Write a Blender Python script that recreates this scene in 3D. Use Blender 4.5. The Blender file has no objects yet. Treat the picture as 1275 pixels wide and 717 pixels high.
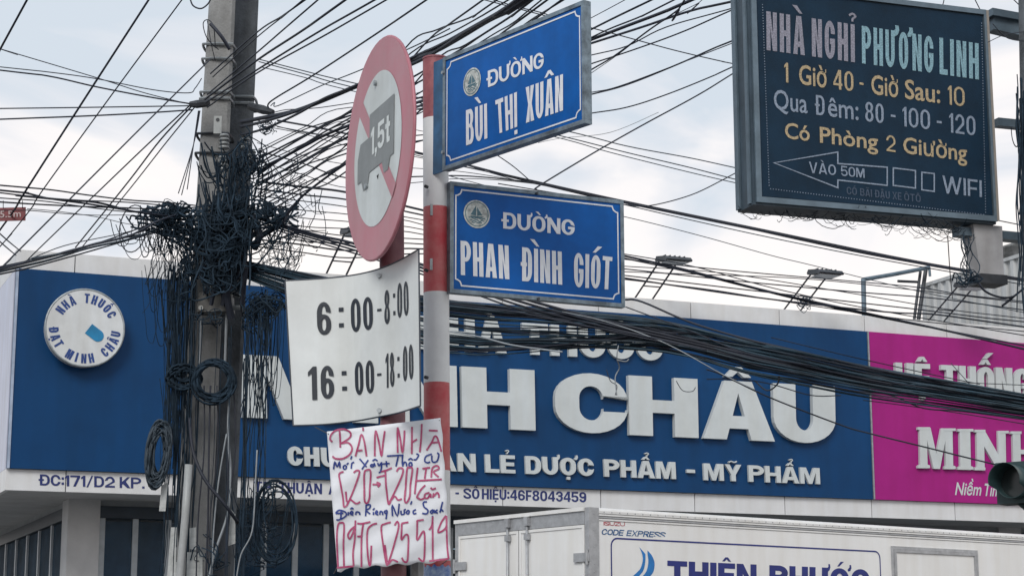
import bpy, bmesh, math, random
from mathutils import Vector, Matrix
R = math.radians
rng = random.Random(7)
S = bpy.context.scene

# ---------------------------------------------------------------- camera
FPX, PITCH, ROLL, EYE = 2400.0, R(11.15), R(-0.14), 1.6
cam = bpy.data.objects.new('camera', bpy.data.cameras.new('camera'))
S.collection.objects.link(cam)
cam.location = (0, 0, EYE)
cam.matrix_world = Matrix.Translation((0, 0, EYE)) @ Matrix.Rotation(R(90) + PITCH, 4, 'X') @ Matrix.Rotation(ROLL, 4, 'Z')
cam.data.lens = FPX / 1275 * 36
cam.data.sensor_width = 36
cam.data.clip_end = 3000
S.camera = cam

# ---------------------------------------------------------------- sky and sun
SUN_EL, SUN_AZ = R(38), R(198)          # azimuth clockwise from +Y
w = bpy.data.worlds.new('World'); S.world = w; w.use_nodes = True
nt = w.node_tree; nt.nodes.clear()
N = nt.nodes.new; K = nt.links.new
out = N('ShaderNodeOutputWorld'); bg = N('ShaderNodeBackground'); K(bg.outputs[0], out.inputs[0])
bg.inputs[1].default_value = 0.1
sky = N('ShaderNodeTexSky'); sky.sky_type = 'NISHITA'; sky.sun_disc = False
sky.sun_elevation = SUN_EL; sky.sun_rotation = SUN_AZ
sky.dust_density = 2.0
tc = N('ShaderNodeTexCoord')
sp = N('ShaderNodeSeparateXYZ'); K(tc.outputs['Generated'], sp.inputs[0])
mp = N('ShaderNodeMapping'); K(tc.outputs['Generated'], mp.inputs[0]); mp.inputs['Scale'].default_value = (3.2, 3.2, 9.0)
mp.inputs['Rotation'].default_value = (0, R(-14), 0)
n1 = N('ShaderNodeTexNoise'); K(mp.outputs[0], n1.inputs['Vector']); n1.inputs['Scale'].default_value = 1.5
n1.inputs['Detail'].default_value = 5; n1.inputs['Roughness'].default_value = 0.5; n1.inputs['Distortion'].default_value = 0.6
# elevation: whiter low down, bluer higher up; a little bluer to the west
m1 = N('ShaderNodeMath'); m1.operation = 'MULTIPLY_ADD'; K(sp.outputs['Z'], m1.inputs[0]); m1.inputs[1].default_value = 5.0; m1.inputs[2].default_value = -1.74
m2 = N('ShaderNodeMath'); m2.operation = 'MULTIPLY_ADD'; K(sp.outputs['X'], m2.inputs[0]); m2.inputs[1].default_value = -0.9; K(m1.outputs[0], m2.inputs[2])
m3 = N('ShaderNodeMath'); m3.operation = 'MULTIPLY_ADD'; K(n1.outputs['Fac'], m3.inputs[0]); m3.inputs[1].default_value = 2.3; K(m2.outputs[0], m3.inputs[2])
cr = N('ShaderNodeValToRGB'); K(m3.outputs[0], cr.inputs[0])
els = cr.color_ramp.elements
els[0].position = 0.34; els[0].color = (0.84, 0.795, 0.765, 1)
els[1].position = 1.0; els[1].color = (0.53, 0.585, 0.645, 1)
e = els.new(0.60); e.color = (0.78, 0.752, 0.748, 1)
e = els.new(0.82); e.color = (0.62, 0.64, 0.68, 1)
sc = N('ShaderNodeVectorMath'); sc.operation = 'SCALE'; K(cr.outputs[0], sc.inputs[0]); sc.inputs['Scale'].default_value = 9.6
mx = N('ShaderNodeMix'); mx.data_type = 'RGBA'; mx.inputs['Factor'].default_value = 0.95
K(sky.outputs[0], mx.inputs[6]); K(sc.outputs[0], mx.inputs[7]); K(mx.outputs[2], bg.inputs[0])

sl = bpy.data.lights.new('sun', 'SUN'); sl.energy = 1.5; sl.angle = R(25); sl.color = (1, 0.96, 0.9)
sun = bpy.data.objects.new('sun', sl); S.collection.objects.link(sun)
sd = Vector((math.sin(SUN_AZ) * math.cos(SUN_EL), math.cos(SUN_AZ) * math.cos(SUN_EL), math.sin(SUN_EL)))
sun.rotation_euler = sd.to_track_quat('Z', 'Y').to_euler()
S.view_settings.view_transform = 'Standard'; S.view_settings.look = 'None'
S.view_settings.exposure = 0.45; S.view_settings.gamma = 1

# ---------------------------------------------------------------- helpers
def lin(c):
    return tuple((v / 255 / 12.92 if v / 255 <= .04045 else ((v / 255 + .055) / 1.055) ** 2.4) for v in c)

MATS = {}
def mat(name, col, rough=0.6, metal=0.0, var=0.12, scale=6.0, bump=0.0, bscale=40.0, col2=None, streak=0.0, spec=0.5):
    """procedural paint / metal / concrete: base colour varied by two noises, optional drip streaks and bump"""
    if name in MATS: return MATS[name]
    m = bpy.data.materials.new(name); m.use_nodes = True
    t = m.node_tree; b = t.nodes['Principled BSDF']
    b.inputs['Roughness'].default_value = rough; b.inputs['Metallic'].default_value = metal
    b.inputs['Specular IOR Level'].default_value = spec
    g = t.nodes.new('ShaderNodeTexCoord')
    a = t.nodes.new('ShaderNodeTexNoise'); a.inputs['Scale'].default_value = scale; a.inputs['Detail'].default_value = 6
    a.inputs['Roughness'].default_value = 0.65
    t.links.new(g.outputs['Object'], a.inputs['Vector'])
    r = t.nodes.new('ShaderNodeValToRGB')
    r.color_ramp.elements[0].position = 0.33; r.color_ramp.elements[1].position = 0.67
    c2 = col2 if col2 else tuple(v * (1 - 2.2 * var) for v in col)
    r.color_ramp.elements[0].color = (*c2, 1); r.color_ramp.elements[1].color = (*[min(1, v * (1 + var * .5)) for v in col], 1)
    t.links.new(a.outputs['Fac'], r.inputs[0])
    last = r.outputs[0]
    if streak:
        mpn = t.nodes.new('ShaderNodeMapping'); mpn.inputs['Scale'].default_value = (2.2, 2.2, 0.25)
        t.links.new(g.outputs['Object'], mpn.inputs[0])
        s = t.nodes.new('ShaderNodeTexNoise'); s.inputs['Scale'].default_value = 3; s.inputs['Detail'].default_value = 7
        t.links.new(mpn.outputs[0], s.inputs['Vector'])
        rr = t.nodes.new('ShaderNodeValToRGB'); rr.color_ramp.elements[0].position = .35; rr.color_ramp.elements[1].position = .62
        k = 1 - streak
        rr.color_ramp.elements[0].color = (k, k * .985, k * .96, 1); rr.color_ramp.elements[1].color = (1, 1, 1, 1)
        t.links.new(s.outputs['Fac'], rr.inputs[0])
        mu = t.nodes.new('ShaderNodeMix'); mu.data_type = 'RGBA'; mu.blend_type = 'MULTIPLY'; mu.inputs['Factor'].default_value = 1
        t.links.new(last, mu.inputs[6]); t.links.new(rr.outputs[0], mu.inputs[7]); last = mu.outputs[2]
    t.links.new(last, b.inputs['Base Color'])
    if bump:
        n2 = t.nodes.new('ShaderNodeTexNoise'); n2.inputs['Scale'].default_value = bscale; n2.inputs['Detail'].default_value = 4
        t.links.new(g.outputs['Object'], n2.inputs['Vector'])
        bu = t.nodes.new('ShaderNodeBump'); bu.inputs['Strength'].default_value = bump; bu.inputs['Distance'].default_value = 0.01
        t.links.new(n2.outputs['Fac'], bu.inputs['Height']); t.links.new(bu.outputs[0], b.inputs['Normal'])
    MATS[name] = m
    return m

def ray(px, py):
    x, y = (px - 637.5) / FPX, (358.5 - py) / FPX
    c, s = math.cos(ROLL), math.sin(ROLL)
    x, y = x * c - y * s, x * s + y * c
    return Vector((x, math.cos(PITCH) - y * math.sin(PITCH), math.sin(PITCH) + y * math.cos(PITCH)))

EYEV = Vector((0, 0, EYE))
def P(px, py, Y):
    q = ray(px, py); return EYEV + q * (Y / q.y)

class Frame:
    """a vertical plane in the place: origin below (px, py) at depth Y, running along compass heading h; x along, y into it, z up"""
    def __init__(s, px, py, Y, h):
        p = P(px, py, Y); h = R(h)
        s.o = Vector((p.x, p.y, 0)); s.d = Vector((math.sin(h), math.cos(h), 0)); s.n = Vector((-math.cos(h), math.sin(h), 0))
        s.rot = math.atan2(math.cos(h), math.sin(h))
        s.M = Matrix.Translation(s.o) @ Matrix.Rotation(s.rot, 4, 'Z')
    def w(s, u, y, z): return s.o + s.d * u + s.n * y + Vector((0, 0, z))
    def hit(s, px, py, y=0.0):
        q = ray(px, py); o = s.o + s.n * y
        t = (o - EYEV).dot(s.n) / q.dot(s.n)
        return EYEV + q * t
    def uz(s, px, py, y=0.0):
        p = s.hit(px, py, y); return (p - s.o).dot(s.d), p.z
    def surf(s, off=0.0): return lambda px, py: s.hit(px, py, -off)
    def side(s, u):                                    # the perpendicular plane at u, running back
        f = Frame.__new__(Frame); f.o = s.w(u, 0, 0); f.d = s.n.copy(); f.n = s.d.copy() 
        f.rot = s.rot + math.pi / 2; f.M = Matrix.Translation(f.o) @ Matrix.Rotation(f.rot, 4, 'Z'); return f

class MB:
    """collects world-space geometry for ONE mesh object"""
    def __init__(s, frame=None): s.v = []; s.f = []; s.fr = frame; s.smooth = False
    def _p(s, p): return s.fr.w(*p) if s.fr else Vector(p)
    def add(s, vs, fs, raw=False):
        b = len(s.v); s.v += [Vector(p) if raw else s._p(p) for p in vs]; s.f += [tuple(b + i for i in f) for f in fs]; return s
    def box(s, x0, x1, y0, y1, z0, z1):
        vs = [(x, y, z) for z in (z0, z1) for y in (y0, y1) for x in (x0, x1)]
        return s.add(vs, [(0, 1, 3, 2), (4, 6, 7, 5), (0, 4, 5, 1), (2, 3, 7, 6), (0, 2, 6, 4), (1, 5, 7, 3)])
    def prism(s, poly, y0, y1):                        # polygon in x,z pushed from y0 to y1
        n = len(poly)
        vs = [(a, y0, b) for a, b in poly] + [(a, y1, b) for a, b in poly]
        return s.add(vs, [tuple(range(n)), tuple(range(2 * n - 1, n - 1, -1))] + [(i, i + n, (i + 1) % n + n, (i + 1) % n) for i in range(n)])
    def slab(s, pts, t):                               # world points (front) pushed back by vector t
        n = len(pts); pts = [Vector(p) for p in pts]; t = Vector(t)
        return s.add(pts + [p + t for p in pts], [tuple(range(n)), tuple(range(2 * n - 1, n - 1, -1))] + [(i, i + n, (i + 1) % n + n, (i + 1) % n) for i in range(n)], raw=True)
    def tube(s, pts, r, n=6, raw=True, close=False, caps=True):
        pts = [Vector(p) if raw else s._p(p) for p in pts]
        rs = r if isinstance(r, (list, tuple)) else [r] * len(pts)
        b = len(s.v); m = len(pts); up = None
        for i, p in enumerate(pts):
            if close: t = pts[(i + 1) % m] - pts[i - 1]
            else: t = pts[min(i + 1, m - 1)] - pts[max(i - 1, 0)]
            if t.length < 1e-9: t = Vector((0, 0, 1))
            t.normalize()
            if up is None: up = t.orthogonal().normalized()
            up = up - t * up.dot(t)
            if up.length < 1e-6: up = t.orthogonal()
            up.normalize(); q = t.cross(up)
            for k in range(n):
                a = 2 * math.pi * k / n
                s.v.append(p + (up * math.cos(a) + q * math.sin(a)) * rs[i])
        for i in range(m if close else m - 1):
            j = (i + 1) % m
            for k in range(n):
                l = (k + 1) % n
                s.f.append((b + i * n + k, b + i * n + l, b + j * n + l, b + j * n + k))
        if caps and not close:
            s.f.append(tuple(b + k for k in range(n))[::-1]); s.f.append(tuple(b + (m - 1) * n + k for k in range(n)))
        return s

THINGS = {}
def link(o): S.collection.objects.link(o); return o
def tag(o, label=None, cat=None, group=None, kind=None):
    if label: o['label'] = label
    if cat: o['category'] = cat
    if group: o['group'] = group
    if kind: o['kind'] = kind
    return o
def thing(name, label, cat, M=None, group=None):
    o = link(bpy.data.objects.new(name, None)); M = M or Matrix()
    o.matrix_world = M; o.empty_display_size = .1
    THINGS[o.name] = M.inverted()
    return tag(o, label, cat, group)
def obj(name, mb, m, parent=None, smooth=False, M=None):
    """M: where a thing that is one mesh has its origin"""
    inv = THINGS.get(parent.name) if parent else (M.inverted() if M else None)
    me = bpy.data.meshes.new(name)
    me.from_pydata([tuple(inv @ v) if inv else tuple(v) for v in mb.v], [], mb.f)
    me.update()
    bm = bmesh.new(); bm.from_mesh(me); bmesh.ops.recalc_face_normals(bm, faces=bm.faces); bm.to_mesh(me); bm.free()
    if smooth or mb.smooth:
        me.polygons.foreach_set('use_smooth', [True] * len(me.polygons))
    for mm in (m if isinstance(m, (list, tuple)) else [m]): me.materials.append(mm)
    o = link(bpy.data.objects.new(name, me))
    if parent:
        o.parent = parent; THINGS[o.name] = inv
    elif M: o.matrix_world = M
    return o
def base_at(p, rot=0.0): return Matrix.Translation(p) @ Matrix.Rotation(rot, 4, 'Z')
def struct(name, mb, m): return tag(obj(name, mb, m), kind='structure')
def catmull(pts, k=6):
    p = [pts[0]] + list(pts) + [pts[-1]]; o = []
    for i in range(1, len(p) - 2):
        for j in range(k):
            t = j / k
            o.append(tuple(0.5 * (2 * b + (c - a) * t + (2 * a - 5 * b + 4 * c - d) * t * t + (3 * b - a - 3 * c + d) * t ** 3)
                           for a, b, c, d in zip(p[i - 1], p[i], p[i + 1], p[i + 2])))
    o.append(tuple(pts[-1])); return o

# ---- lettering: the built-in font, emboldened, fitted into a quad on a surface
_tc = {}
def glyphs(text, bold, res, shear=0.0):
    key = (text, bold, res, shear)
    if key in _tc: return _tc[key]
    cu = bpy.data.curves.new('text', 'FONT'); cu.body = text; cu.size = 1; cu.offset = bold; cu.resolution_u = res
    cu.fill_mode = 'FRONT'; cu.shear = shear
    ob = link(bpy.data.objects.new('text', cu)); bpy.context.view_layer.update()
    me = bpy.data.meshes.new_from_object(ob.evaluated_get(bpy.context.evaluated_depsgraph_get()))
    bm = bmesh.new(); bm.from_mesh(me)
    bmesh.ops.remove_doubles(bm, verts=bm.verts, dist=1e-4)
    bm.verts.index_update()
    V = [(v.co.x, v.co.y) for v in bm.verts]; F = [tuple(v.index for v in f.verts) for f in bm.faces]
    bm.free(); bpy.data.meshes.remove(me); bpy.data.objects.remove(ob); bpy.data.curves.remove(cu)
    _tc[key] = (V, F); return V, F
CAP = {}
def capbox(bold, res):
    if (bold, res) not in CAP:
        V, F = glyphs('H', bold, res); CAP[(bold, res)] = (min(v[1] for v in V), max(v[1] for v in V))
    return CAP[(bold, res)]
def text_on(mb, text, BL, BR, TL, TR, surf, thick=0.0, bold=0.035, res=3, back=None, shear=0.0, split=False):
    """letters whose ink fills BL-BR at the base line and whose capitals reach TL-TR; surf maps picture points onto the real surface"""
    V, F = glyphs(text, bold, res, shear); c0, c1 = capbox(bold, res)
    x0, x1 = min(v[0] for v in V), max(v[0] for v in V)
    def q(v):
        s, t = (v[0] - x0) / (x1 - x0), (v[1] - c0) / (c1 - c0)
        a = [BL[i] + (BR[i] - BL[i]) * s for i in (0, 1)]; b = [TL[i] + (TR[i] - TL[i]) * s for i in (0, 1)]
        return surf(a[0] + (b[0] - a[0]) * t, a[1] + (b[1] - a[1]) * t)
    parts = [(V, F)]
    if split:
        # islands, then islands that share the same stretch of the line (letter + accent)
        par = list(range(len(V)))
        def find(a):
            while par[a] != a: par[a] = par[par[a]]; a = par[a]
            return a
        for f in F:
            for i in f[1:]: par[find(i)] = find(f[0])
        isl = {}
        for i, v in enumerate(V): isl.setdefault(find(i), []).append(i)
        L = sorted([[min(V[i][0] for i in g), max(V[i][0] for i in g), set(g)] for g in isl.values() if len(g) > 2])
        G = []
        for a, b, g in L:
            if G and min(b, G[-1][1]) - a > 0.45 * min(b - a, G[-1][1] - G[-1][0]): G[-1][1] = max(b, G[-1][1]); G[-1][2] |= g
            else: G.append([a, b, set(g)])
        parts = []
        for a, b, g in G:
            ids = sorted(g); mp_ = {i: k for k, i in enumerate(ids)}
            parts.append(([V[i] for i in ids], [tuple(mp_[i] for i in f) for f in F if f[0] in g]))
    res_ = []
    for V2, F2 in parts:
        m = mb if not split else MB()
        top = [q(v) for v in V2]
        if thick:
            n = len(top); b = len(m.v)
            m.v += top + [p - back * thick for p in top]
            m.f += [tuple(b + i for i in f) for f in F2] + [tuple(b + n + i for i in reversed(f)) for f in F2]
            cnt = {}
            for f in F2:
                for i in range(len(f)):
                    e = (f[i], f[(i + 1) % len(f)]); cnt[e] = 1
            for (i, j) in cnt:
                if (j, i) not in cnt: m.f.append((b + i, b + n + i, b + n + j, b + j))
        else:
            b = len(m.v); m.v += top; m.f += [tuple(b + i for i in f) for f in F2]
        res_.append(m)
    return res_
# ---- a drawn poster alphabet: every glyph is built from its stem width w, bar height h and width W (capital height 1)
import unicodedata
from mathutils.geometry import tessellate_polygon
def arc(cx, cy, rx, ry, a0, a1, n=7):
    return [(cx + rx * math.cos(R(a0 + (a1 - a0) * i / n)), cy + ry * math.sin(R(a0 + (a1 - a0) * i / n))) for i in range(n + 1)]
def corners(x0, y0, x1, y1, rx, ry):
    rx, ry = min(rx, (x1 - x0) / 2), min(ry, (y1 - y0) / 2); rx, ry = max(rx, .004), max(ry, .004)
    return {'TR': (x1 - rx, y1 - ry, rx, ry), 'TL': (x0 + rx, y1 - ry, rx, ry), 'BL': (x0 + rx, y0 + ry, rx, ry), 'BR': (x1 - rx, y0 + ry, rx, ry)}
ANG = {'TR': (0, 90), 'TL': (90, 180), 'BL': (180, 270), 'BR': (270, 360)}
def cn(c, k, rev=False):
    a = ANG[k]; p = arc(*c[k], *a); return p[::-1] if rev else p
def rr(x0, y0, x1, y1, rx, ry):
    c = corners(x0, y0, x1, y1, rx, ry); return cn(c, 'TR') + cn(c, 'TL') + cn(c, 'BL') + cn(c, 'BR')
def stroke2(c, w, h, k=5):
    c = catmull(c, k); L_, R_ = [], []
    for i, p in enumerate(c):
        a, b = c[max(0, i - 1)], c[min(len(c) - 1, i + 1)]; dx, dy = b[0] - a[0], b[1] - a[1]; l = math.hypot(dx, dy) or 1
        nx, ny = -dy / l, dx / l; q = 1 / math.sqrt((nx * 2 / w) ** 2 + (ny * 2 / h) ** 2)
        L_.append((p[0] + nx * q, p[1] + ny * q)); R_.append((p[0] - nx * q, p[1] - ny * q))
    return L_ + R_[::-1]
def glyph(ch, W, w, h):
    """list of pieces, each [outer loop, hole, hole...]; returns pieces, width"""
    ry = .34 if W < .75 else .42; rx = W / 2 if W > .5 else W * .5
    o = corners(0, 0, W, 1, rx, ry); i_ = corners(w, h, W - w, 1 - h, rx - w, ry - h)
    tr, br = .63, .37
    if ch in 'O0': return [[rr(0, 0, W, 1, rx, ry), rr(w, h, W - w, 1 - h, rx - w, ry - h)]], W
    if ch == 'C': return [[[(W, tr)] + cn(o, 'TR') + cn(o, 'TL') + cn(o, 'BL') + cn(o, 'BR') + [(W, br), (W - w, br)] + cn(i_, 'BR', 1) + cn(i_, 'BL', 1) + cn(i_, 'TL', 1) + cn(i_, 'TR', 1) + [(W - w, tr)]]], W
    if ch == 'G': return [[[(W, tr + .03)] + cn(o, 'TR') + cn(o, 'TL') + cn(o, 'BL') + cn(o, 'BR') + [(W, .54), (W * .5, .54), (W * .5, .54 - h), (W - w, .54 - h)] + cn(i_, 'BR', 1) + cn(i_, 'BL', 1) + cn(i_, 'TL', 1) + cn(i_, 'TR', 1) + [(W - w, tr + .03)]]], W
    if ch in 'DĐ':
        b = h * .45; e = W * .14
        out = [(0, 0)] + cn(o, 'BR') + cn(o, 'TR') + [(0, 1)]; ho = [(w, h)] + cn(i_, 'BR') + cn(i_, 'TR') + [(w, 1 - h)]
        if ch == 'Đ': out += [(0, .5 + b), (-e, .5 + b), (-e, .5 - b), (0, .5 - b)]; e2 = min(w + W * .16, W - w - .03); ho += [(w, .5 + b), (e2, .5 + b), (e2, .5 - b), (w, .5 - b)]
        return [[out, ho]], W
    if ch in 'PR':
        y0 = .40; c = corners(0, y0, W, 1, W * .5, .30); ci = corners(w, y0 + h, W - w, 1 - h, W * .5 - w * .8, max(.02, .30 - h))
        hole = [(w, y0 + h)] + cn(ci, 'BR') + cn(ci, 'TR') + [(w, 1 - h)]
        if ch == 'P': return [[[(0, 0), (w, 0), (w, y0)] + cn(c, 'BR') + cn(c, 'TR') + [(0, 1)], hole]], W
        return [[[(0, 0), (w, 0), (w, y0), (W * .42, y0), (W - w * 1.02, 0), (W + .03, 0), (W * .80, y0 + .045)] + cn(c, 'BR')[3:] + cn(c, 'TR') + [(0, 1)], hole]], W
    if ch == 'B':
        c1 = corners(0, 0, W, .54, W * .4, .26); c2 = corners(0, .52, W * .95, 1, W * .4, .23)
        h1 = corners(w, h, W - w, .53 - h * .42, W * .25, .13); h2 = corners(w, .53 + h * .42, W * .95 - w, 1 - h, W * .25, .12)
        return [[[(0, 0)] + cn(c1, 'BR') + cn(c1, 'TR')[:5] + cn(c2, 'BR')[3:] + cn(c2, 'TR') + [(0, 1)], [(w, h)] + cn(h1, 'BR') + cn(h1, 'TR') + [(w, .53 - h * .42)], [(w, .53 + h * .42)] + cn(h2, 'BR') + cn(h2, 'TR') + [(w, 1 - h)]]], W
    if ch == 'E': W = W * .86; return [[[(0, 0), (W, 0), (W, h), (w, h), (w, .5 - h / 2), (W * .93, .5 - h / 2), (W * .93, .5 + h / 2), (w, .5 + h / 2), (w, 1 - h), (W, 1 - h), (W, 1), (0, 1)]]], W
    if ch == 'F': W = W * .82; return [[[(0, 0), (w, 0), (w, .46 - h / 2), (W * .92, .46 - h / 2), (W * .92, .46 + h / 2), (w, .46 + h / 2), (w, 1 - h), (W, 1 - h), (W, 1), (0, 1)]]], W
    if ch == 'L': W = W * .82; return [[[(0, 0), (W, 0), (W, h), (w, h), (w, 1), (0, 1)]]], W
    if ch == 'T': a = (W - w) / 2; return [[[(a, 0), (a + w, 0), (a + w, 1 - h), (W, 1 - h), (W, 1), (0, 1), (0, 1 - h), (a, 1 - h)]]], W
    if ch == 'I': return [[[(0, 0), (w, 0), (w, 1), (0, 1)]]], w
    if ch == 'H': b = h / 2; return [[[(0, 0), (w, 0), (w, .5 - b), (W - w, .5 - b), (W - w, 0), (W, 0), (W, 1), (W - w, 1), (W - w, .5 + b), (w, .5 + b), (w, 1), (0, 1)]]], W
    if ch == 'M': W = W * 1.28; return [[[(0, 0), (w * .92, 0), (w * .92, .70), (W / 2 - w * .40, 0), (W / 2 + w * .40, 0), (W - w * .92, .70), (W - w * .92, 0), (W, 0), (W, 1), (W - w * 1.38, 1), (W / 2, .36), (w * 1.38, 1), (0, 1)]]], W
    if ch == 'N': return [[[(0, 0), (w * .95, 0), (w * .95, .60), (W - w * 1.02, 0), (W, 0), (W, 1), (W - w * .95, 1), (W - w * .95, .40), (w * 1.02, 1), (0, 1)]]], W
    if ch == 'K': return [[[(0, 0), (w, 0), (w, .28), (w + .08 * W, .37), (W - w * 1.08, 0), (W + .04, 0), (W * .60, .60), (W, 1), (W - w * 1.1, 1), (w, .56), (w, 1), (0, 1)]]], W
    if ch == 'U': return [[[(0, 1)] + cn(o, 'BL') + cn(o, 'BR') + [(W, 1), (W - w, 1)] + cn(i_, 'BR', 1) + cn(i_, 'BL', 1) + [(w, 1)]]], W
    if ch == 'A':
        W = W * 1.10; t = w * .60; yt_ = .84 - h * .2; f = lambda y: w * 1.02 + (W / 2 - w * 1.02) * y / yt_; y1, y2 = .19, .19 + h
        return [[[(0, 0), (w * 1.02, 0), (f(y1), y1), (W - f(y1), y1), (W - w * 1.02, 0), (W, 0), (W / 2 + t, 1), (W / 2 - t, 1)]] + ([[(f(y2), y2), (W - f(y2), y2), (W / 2, yt_)]] if f(y2) < W / 2 - .01 else [])], W
    if ch == 'V': W = W * 1.08; t = w * .55; return [[[(0, 1), (W / 2 - t, 0), (W / 2 + t, 0), (W, 1), (W - w, 1), (W / 2, .18), (w, 1)]]], W
    if ch == 'W': W = W * 1.6; t = w * .5; return [[[(0, 1), (W * .27 - t, 0), (W * .27 + t, 0), (W / 2, .68), (W * .73 - t, 0), (W * .73 + t, 0), (W, 1), (W - w * .95, 1), (W * .73, .25), (W / 2 + t, 1), (W / 2 - t, 1), (W * .27, .25), (w * .95, 1)]]], W
    if ch == 'X': W = W * 1.06; q = w * .56; return [[[(0, 0), (w * 1.1, 0), (W / 2, .5 - q * .62), (W - w * 1.1, 0), (W, 0), (W / 2 + q, .5), (W, 1), (W - w * 1.1, 1), (W / 2, .5 + q * .62), (w * 1.1, 1), (0, 1), (W / 2 - q, .5)]]], W
    if ch == 'Y': W = W * 1.06; a = (W - w) / 2; return [[[(a, 0), (a + w, 0), (a + w, .38), (W, 1), (W - w * 1.08, 1), (W / 2, .56), (w * 1.08, 1), (0, 1), (a, .38)]]], W
    if ch == 'Z': return [[[(0, 0), (W, 0), (W, h), (w * 1.2, h), (W, 1 - h), (W, 1), (0, 1), (0, 1 - h), (W - w * 1.2, 1 - h), (0, h)]]], W
    if ch in 'S': return [[stroke2([(W - w / 2, .68), (W - w * .55, .82), (W / 2, 1 - h / 2), (w * .55, .84), (w * .52, .68), (W * .38, .55), (W * .66, .44), (W - w * .52, .30), (W - w * .58, .15), (W / 2, h / 2), (w * .55, .18), (w / 2, .32)], w, h)]], W
    if ch == '1': W1 = w * 1.75; return [[[(W1 - w, 0), (W1, 0), (W1, 1), (W1 - w * .75, 1), (0, .84), (0, .84 - h), (W1 - w, .92 - h)]]], W1
    if ch == '2': return [[[(0, .66)] + cn(o, 'TL', 1) + cn(o, 'TR', 1) + [(W, .60), (W - w * .15, .48), (w * 1.25, h), (W, h), (W, 0), (0, 0), (0, h * .9), (W - w * 1.1, .54), (W - w, .62)] + cn(i_, 'TR') + cn(i_, 'TL') + [(w, .66)]]], W
    if ch == '3': return [[[(0, .68)] + cn(o, 'TL', 1) + cn(o, 'TR', 1) + [(W, .62), (W * .86, .52), (W, .42)] + cn(o, 'BR', 1) + cn(o, 'BL', 1) + [(0, .32), (w, .32)] + cn(i_, 'BL') + cn(i_, 'BR') + [(W - w, .38), (W - w * 1.2, .46), (W * .36, .46), (W * .36, .46 + h), (W - w * 1.2, .46 + h), (W - w, .66)] + cn(i_, 'TR') + cn(i_, 'TL') + [(w, .68)]]], W
    if ch == '4': x = W * .88 - w; return [[[(x, 0), (x + w, 0), (x + w, .20), (W, .20), (W, .20 + h), (x + w, .20 + h), (x + w, 1), (x - .02, 1), (0, .22 + h), (0, .20), (x, .20)], [(x, .20 + h), (x, .74), (w * .75, .20 + h)]]], W
    if ch == '5':
        c = corners(0, 0, W, .66, W / 2, .28); ci = corners(w, h, W - w, .66 - h, W / 2 - w, max(.02, .28 - h))
        return [[[(W * .95, 1), (.03, 1), (0, .44), (w, .44), (w * 1.1, .5)] + cn(ci, 'TR', 1)[0:] + cn(ci, 'BR', 1) + cn(ci, 'BL', 1) + [(w, .28), (0, .28)] + cn(c, 'BL') + cn(c, 'BR') + cn(c, 'TR') + [(w, .62), (w, 1 - h), (W * .95, 1 - h)]]], W
    if ch in '69':
        c = corners(0, 0, W, .62, W / 2, .28); q = corners(w, h, W - w, .62 - h, W / 2 - w, max(.02, .28 - h))
        P_ = [[(W, .70)] + cn(o, 'TR') + cn(o, 'TL') + cn(o, 'BL') + cn(c, 'BR') + cn(c, 'TR') + [(w, .62)] + cn(i_, 'TL', 1) + cn(i_, 'TR', 1) + [(W - w, .70)], cn(q, 'TR') + cn(q, 'TL') + cn(q, 'BL') + cn(q, 'BR')]
        if ch == '9': P_ = [[(W - x, 1 - y) for x, y in l] for l in P_]
        return [P_], W
    if ch == '7': return [[[(0, 1), (W, 1), (W, 1 - h), (W * .42 + w * .55, 0), (W * .42 - w * .5, 0), (W - w * 1.15, 1 - h), (0, 1 - h)]]], W
    if ch == '8':
        c1 = corners(0, 0, W, .54, W / 2, .25); c2 = corners(W * .03, .50, W * .97, 1, W / 2, .24)
        return [[cn(c2, 'TR') + cn(c2, 'TL') + cn(c2, 'BL')[:5] + cn(c1, 'TL')[3:] + cn(c1, 'BL') + cn(c1, 'BR') + cn(c1, 'TR')[:5] + cn(c2, 'BR')[3:], rr(w, h, W - w, .53 - h * .42, W / 2 - w, .14), rr(W * .03 + w, .53 + h * .42, W * .97 - w, 1 - h, W / 2 - w, .13)]], W
    if ch == ':': return [[rr(0, .12, w, .12 + w, .01, .01)], [rr(0, .58, w, .58 + w, .01, .01)]], w
    if ch == '.': return [[rr(0, 0, w, w * .9, .01, .01)]], w
    if ch == ',': return [[[(0, .16), (0, 0), (w * .4, 0), (0, -.14), (w * .4, -.16), (w, 0), (w, .16)]]], w
    if ch == '-': return [[[(0, .40), (W * .55, .40), (W * .55, .40 + h), (0, .40 + h)]]], W * .55
    if ch == '/': return [[[(0, -.04), (w * .7, -.04), (W * .7, 1.03), (W * .7 - w * .7, 1.03)]]], W * .7
    if ch == 't': W = W * .7; a = W * .28; return [[[(W * .95, 0), (a + w * .2, 0), (a, h), (a, .72 - h), (0, .72 - h), (0, .72), (a, .72), (a, .98), (a + w, .98), (a + w, .72), (W, .72), (W, .72 - h), (a + w, .72 - h), (a + w, h), (W * .95, h)]]], W
    return [], W
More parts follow.
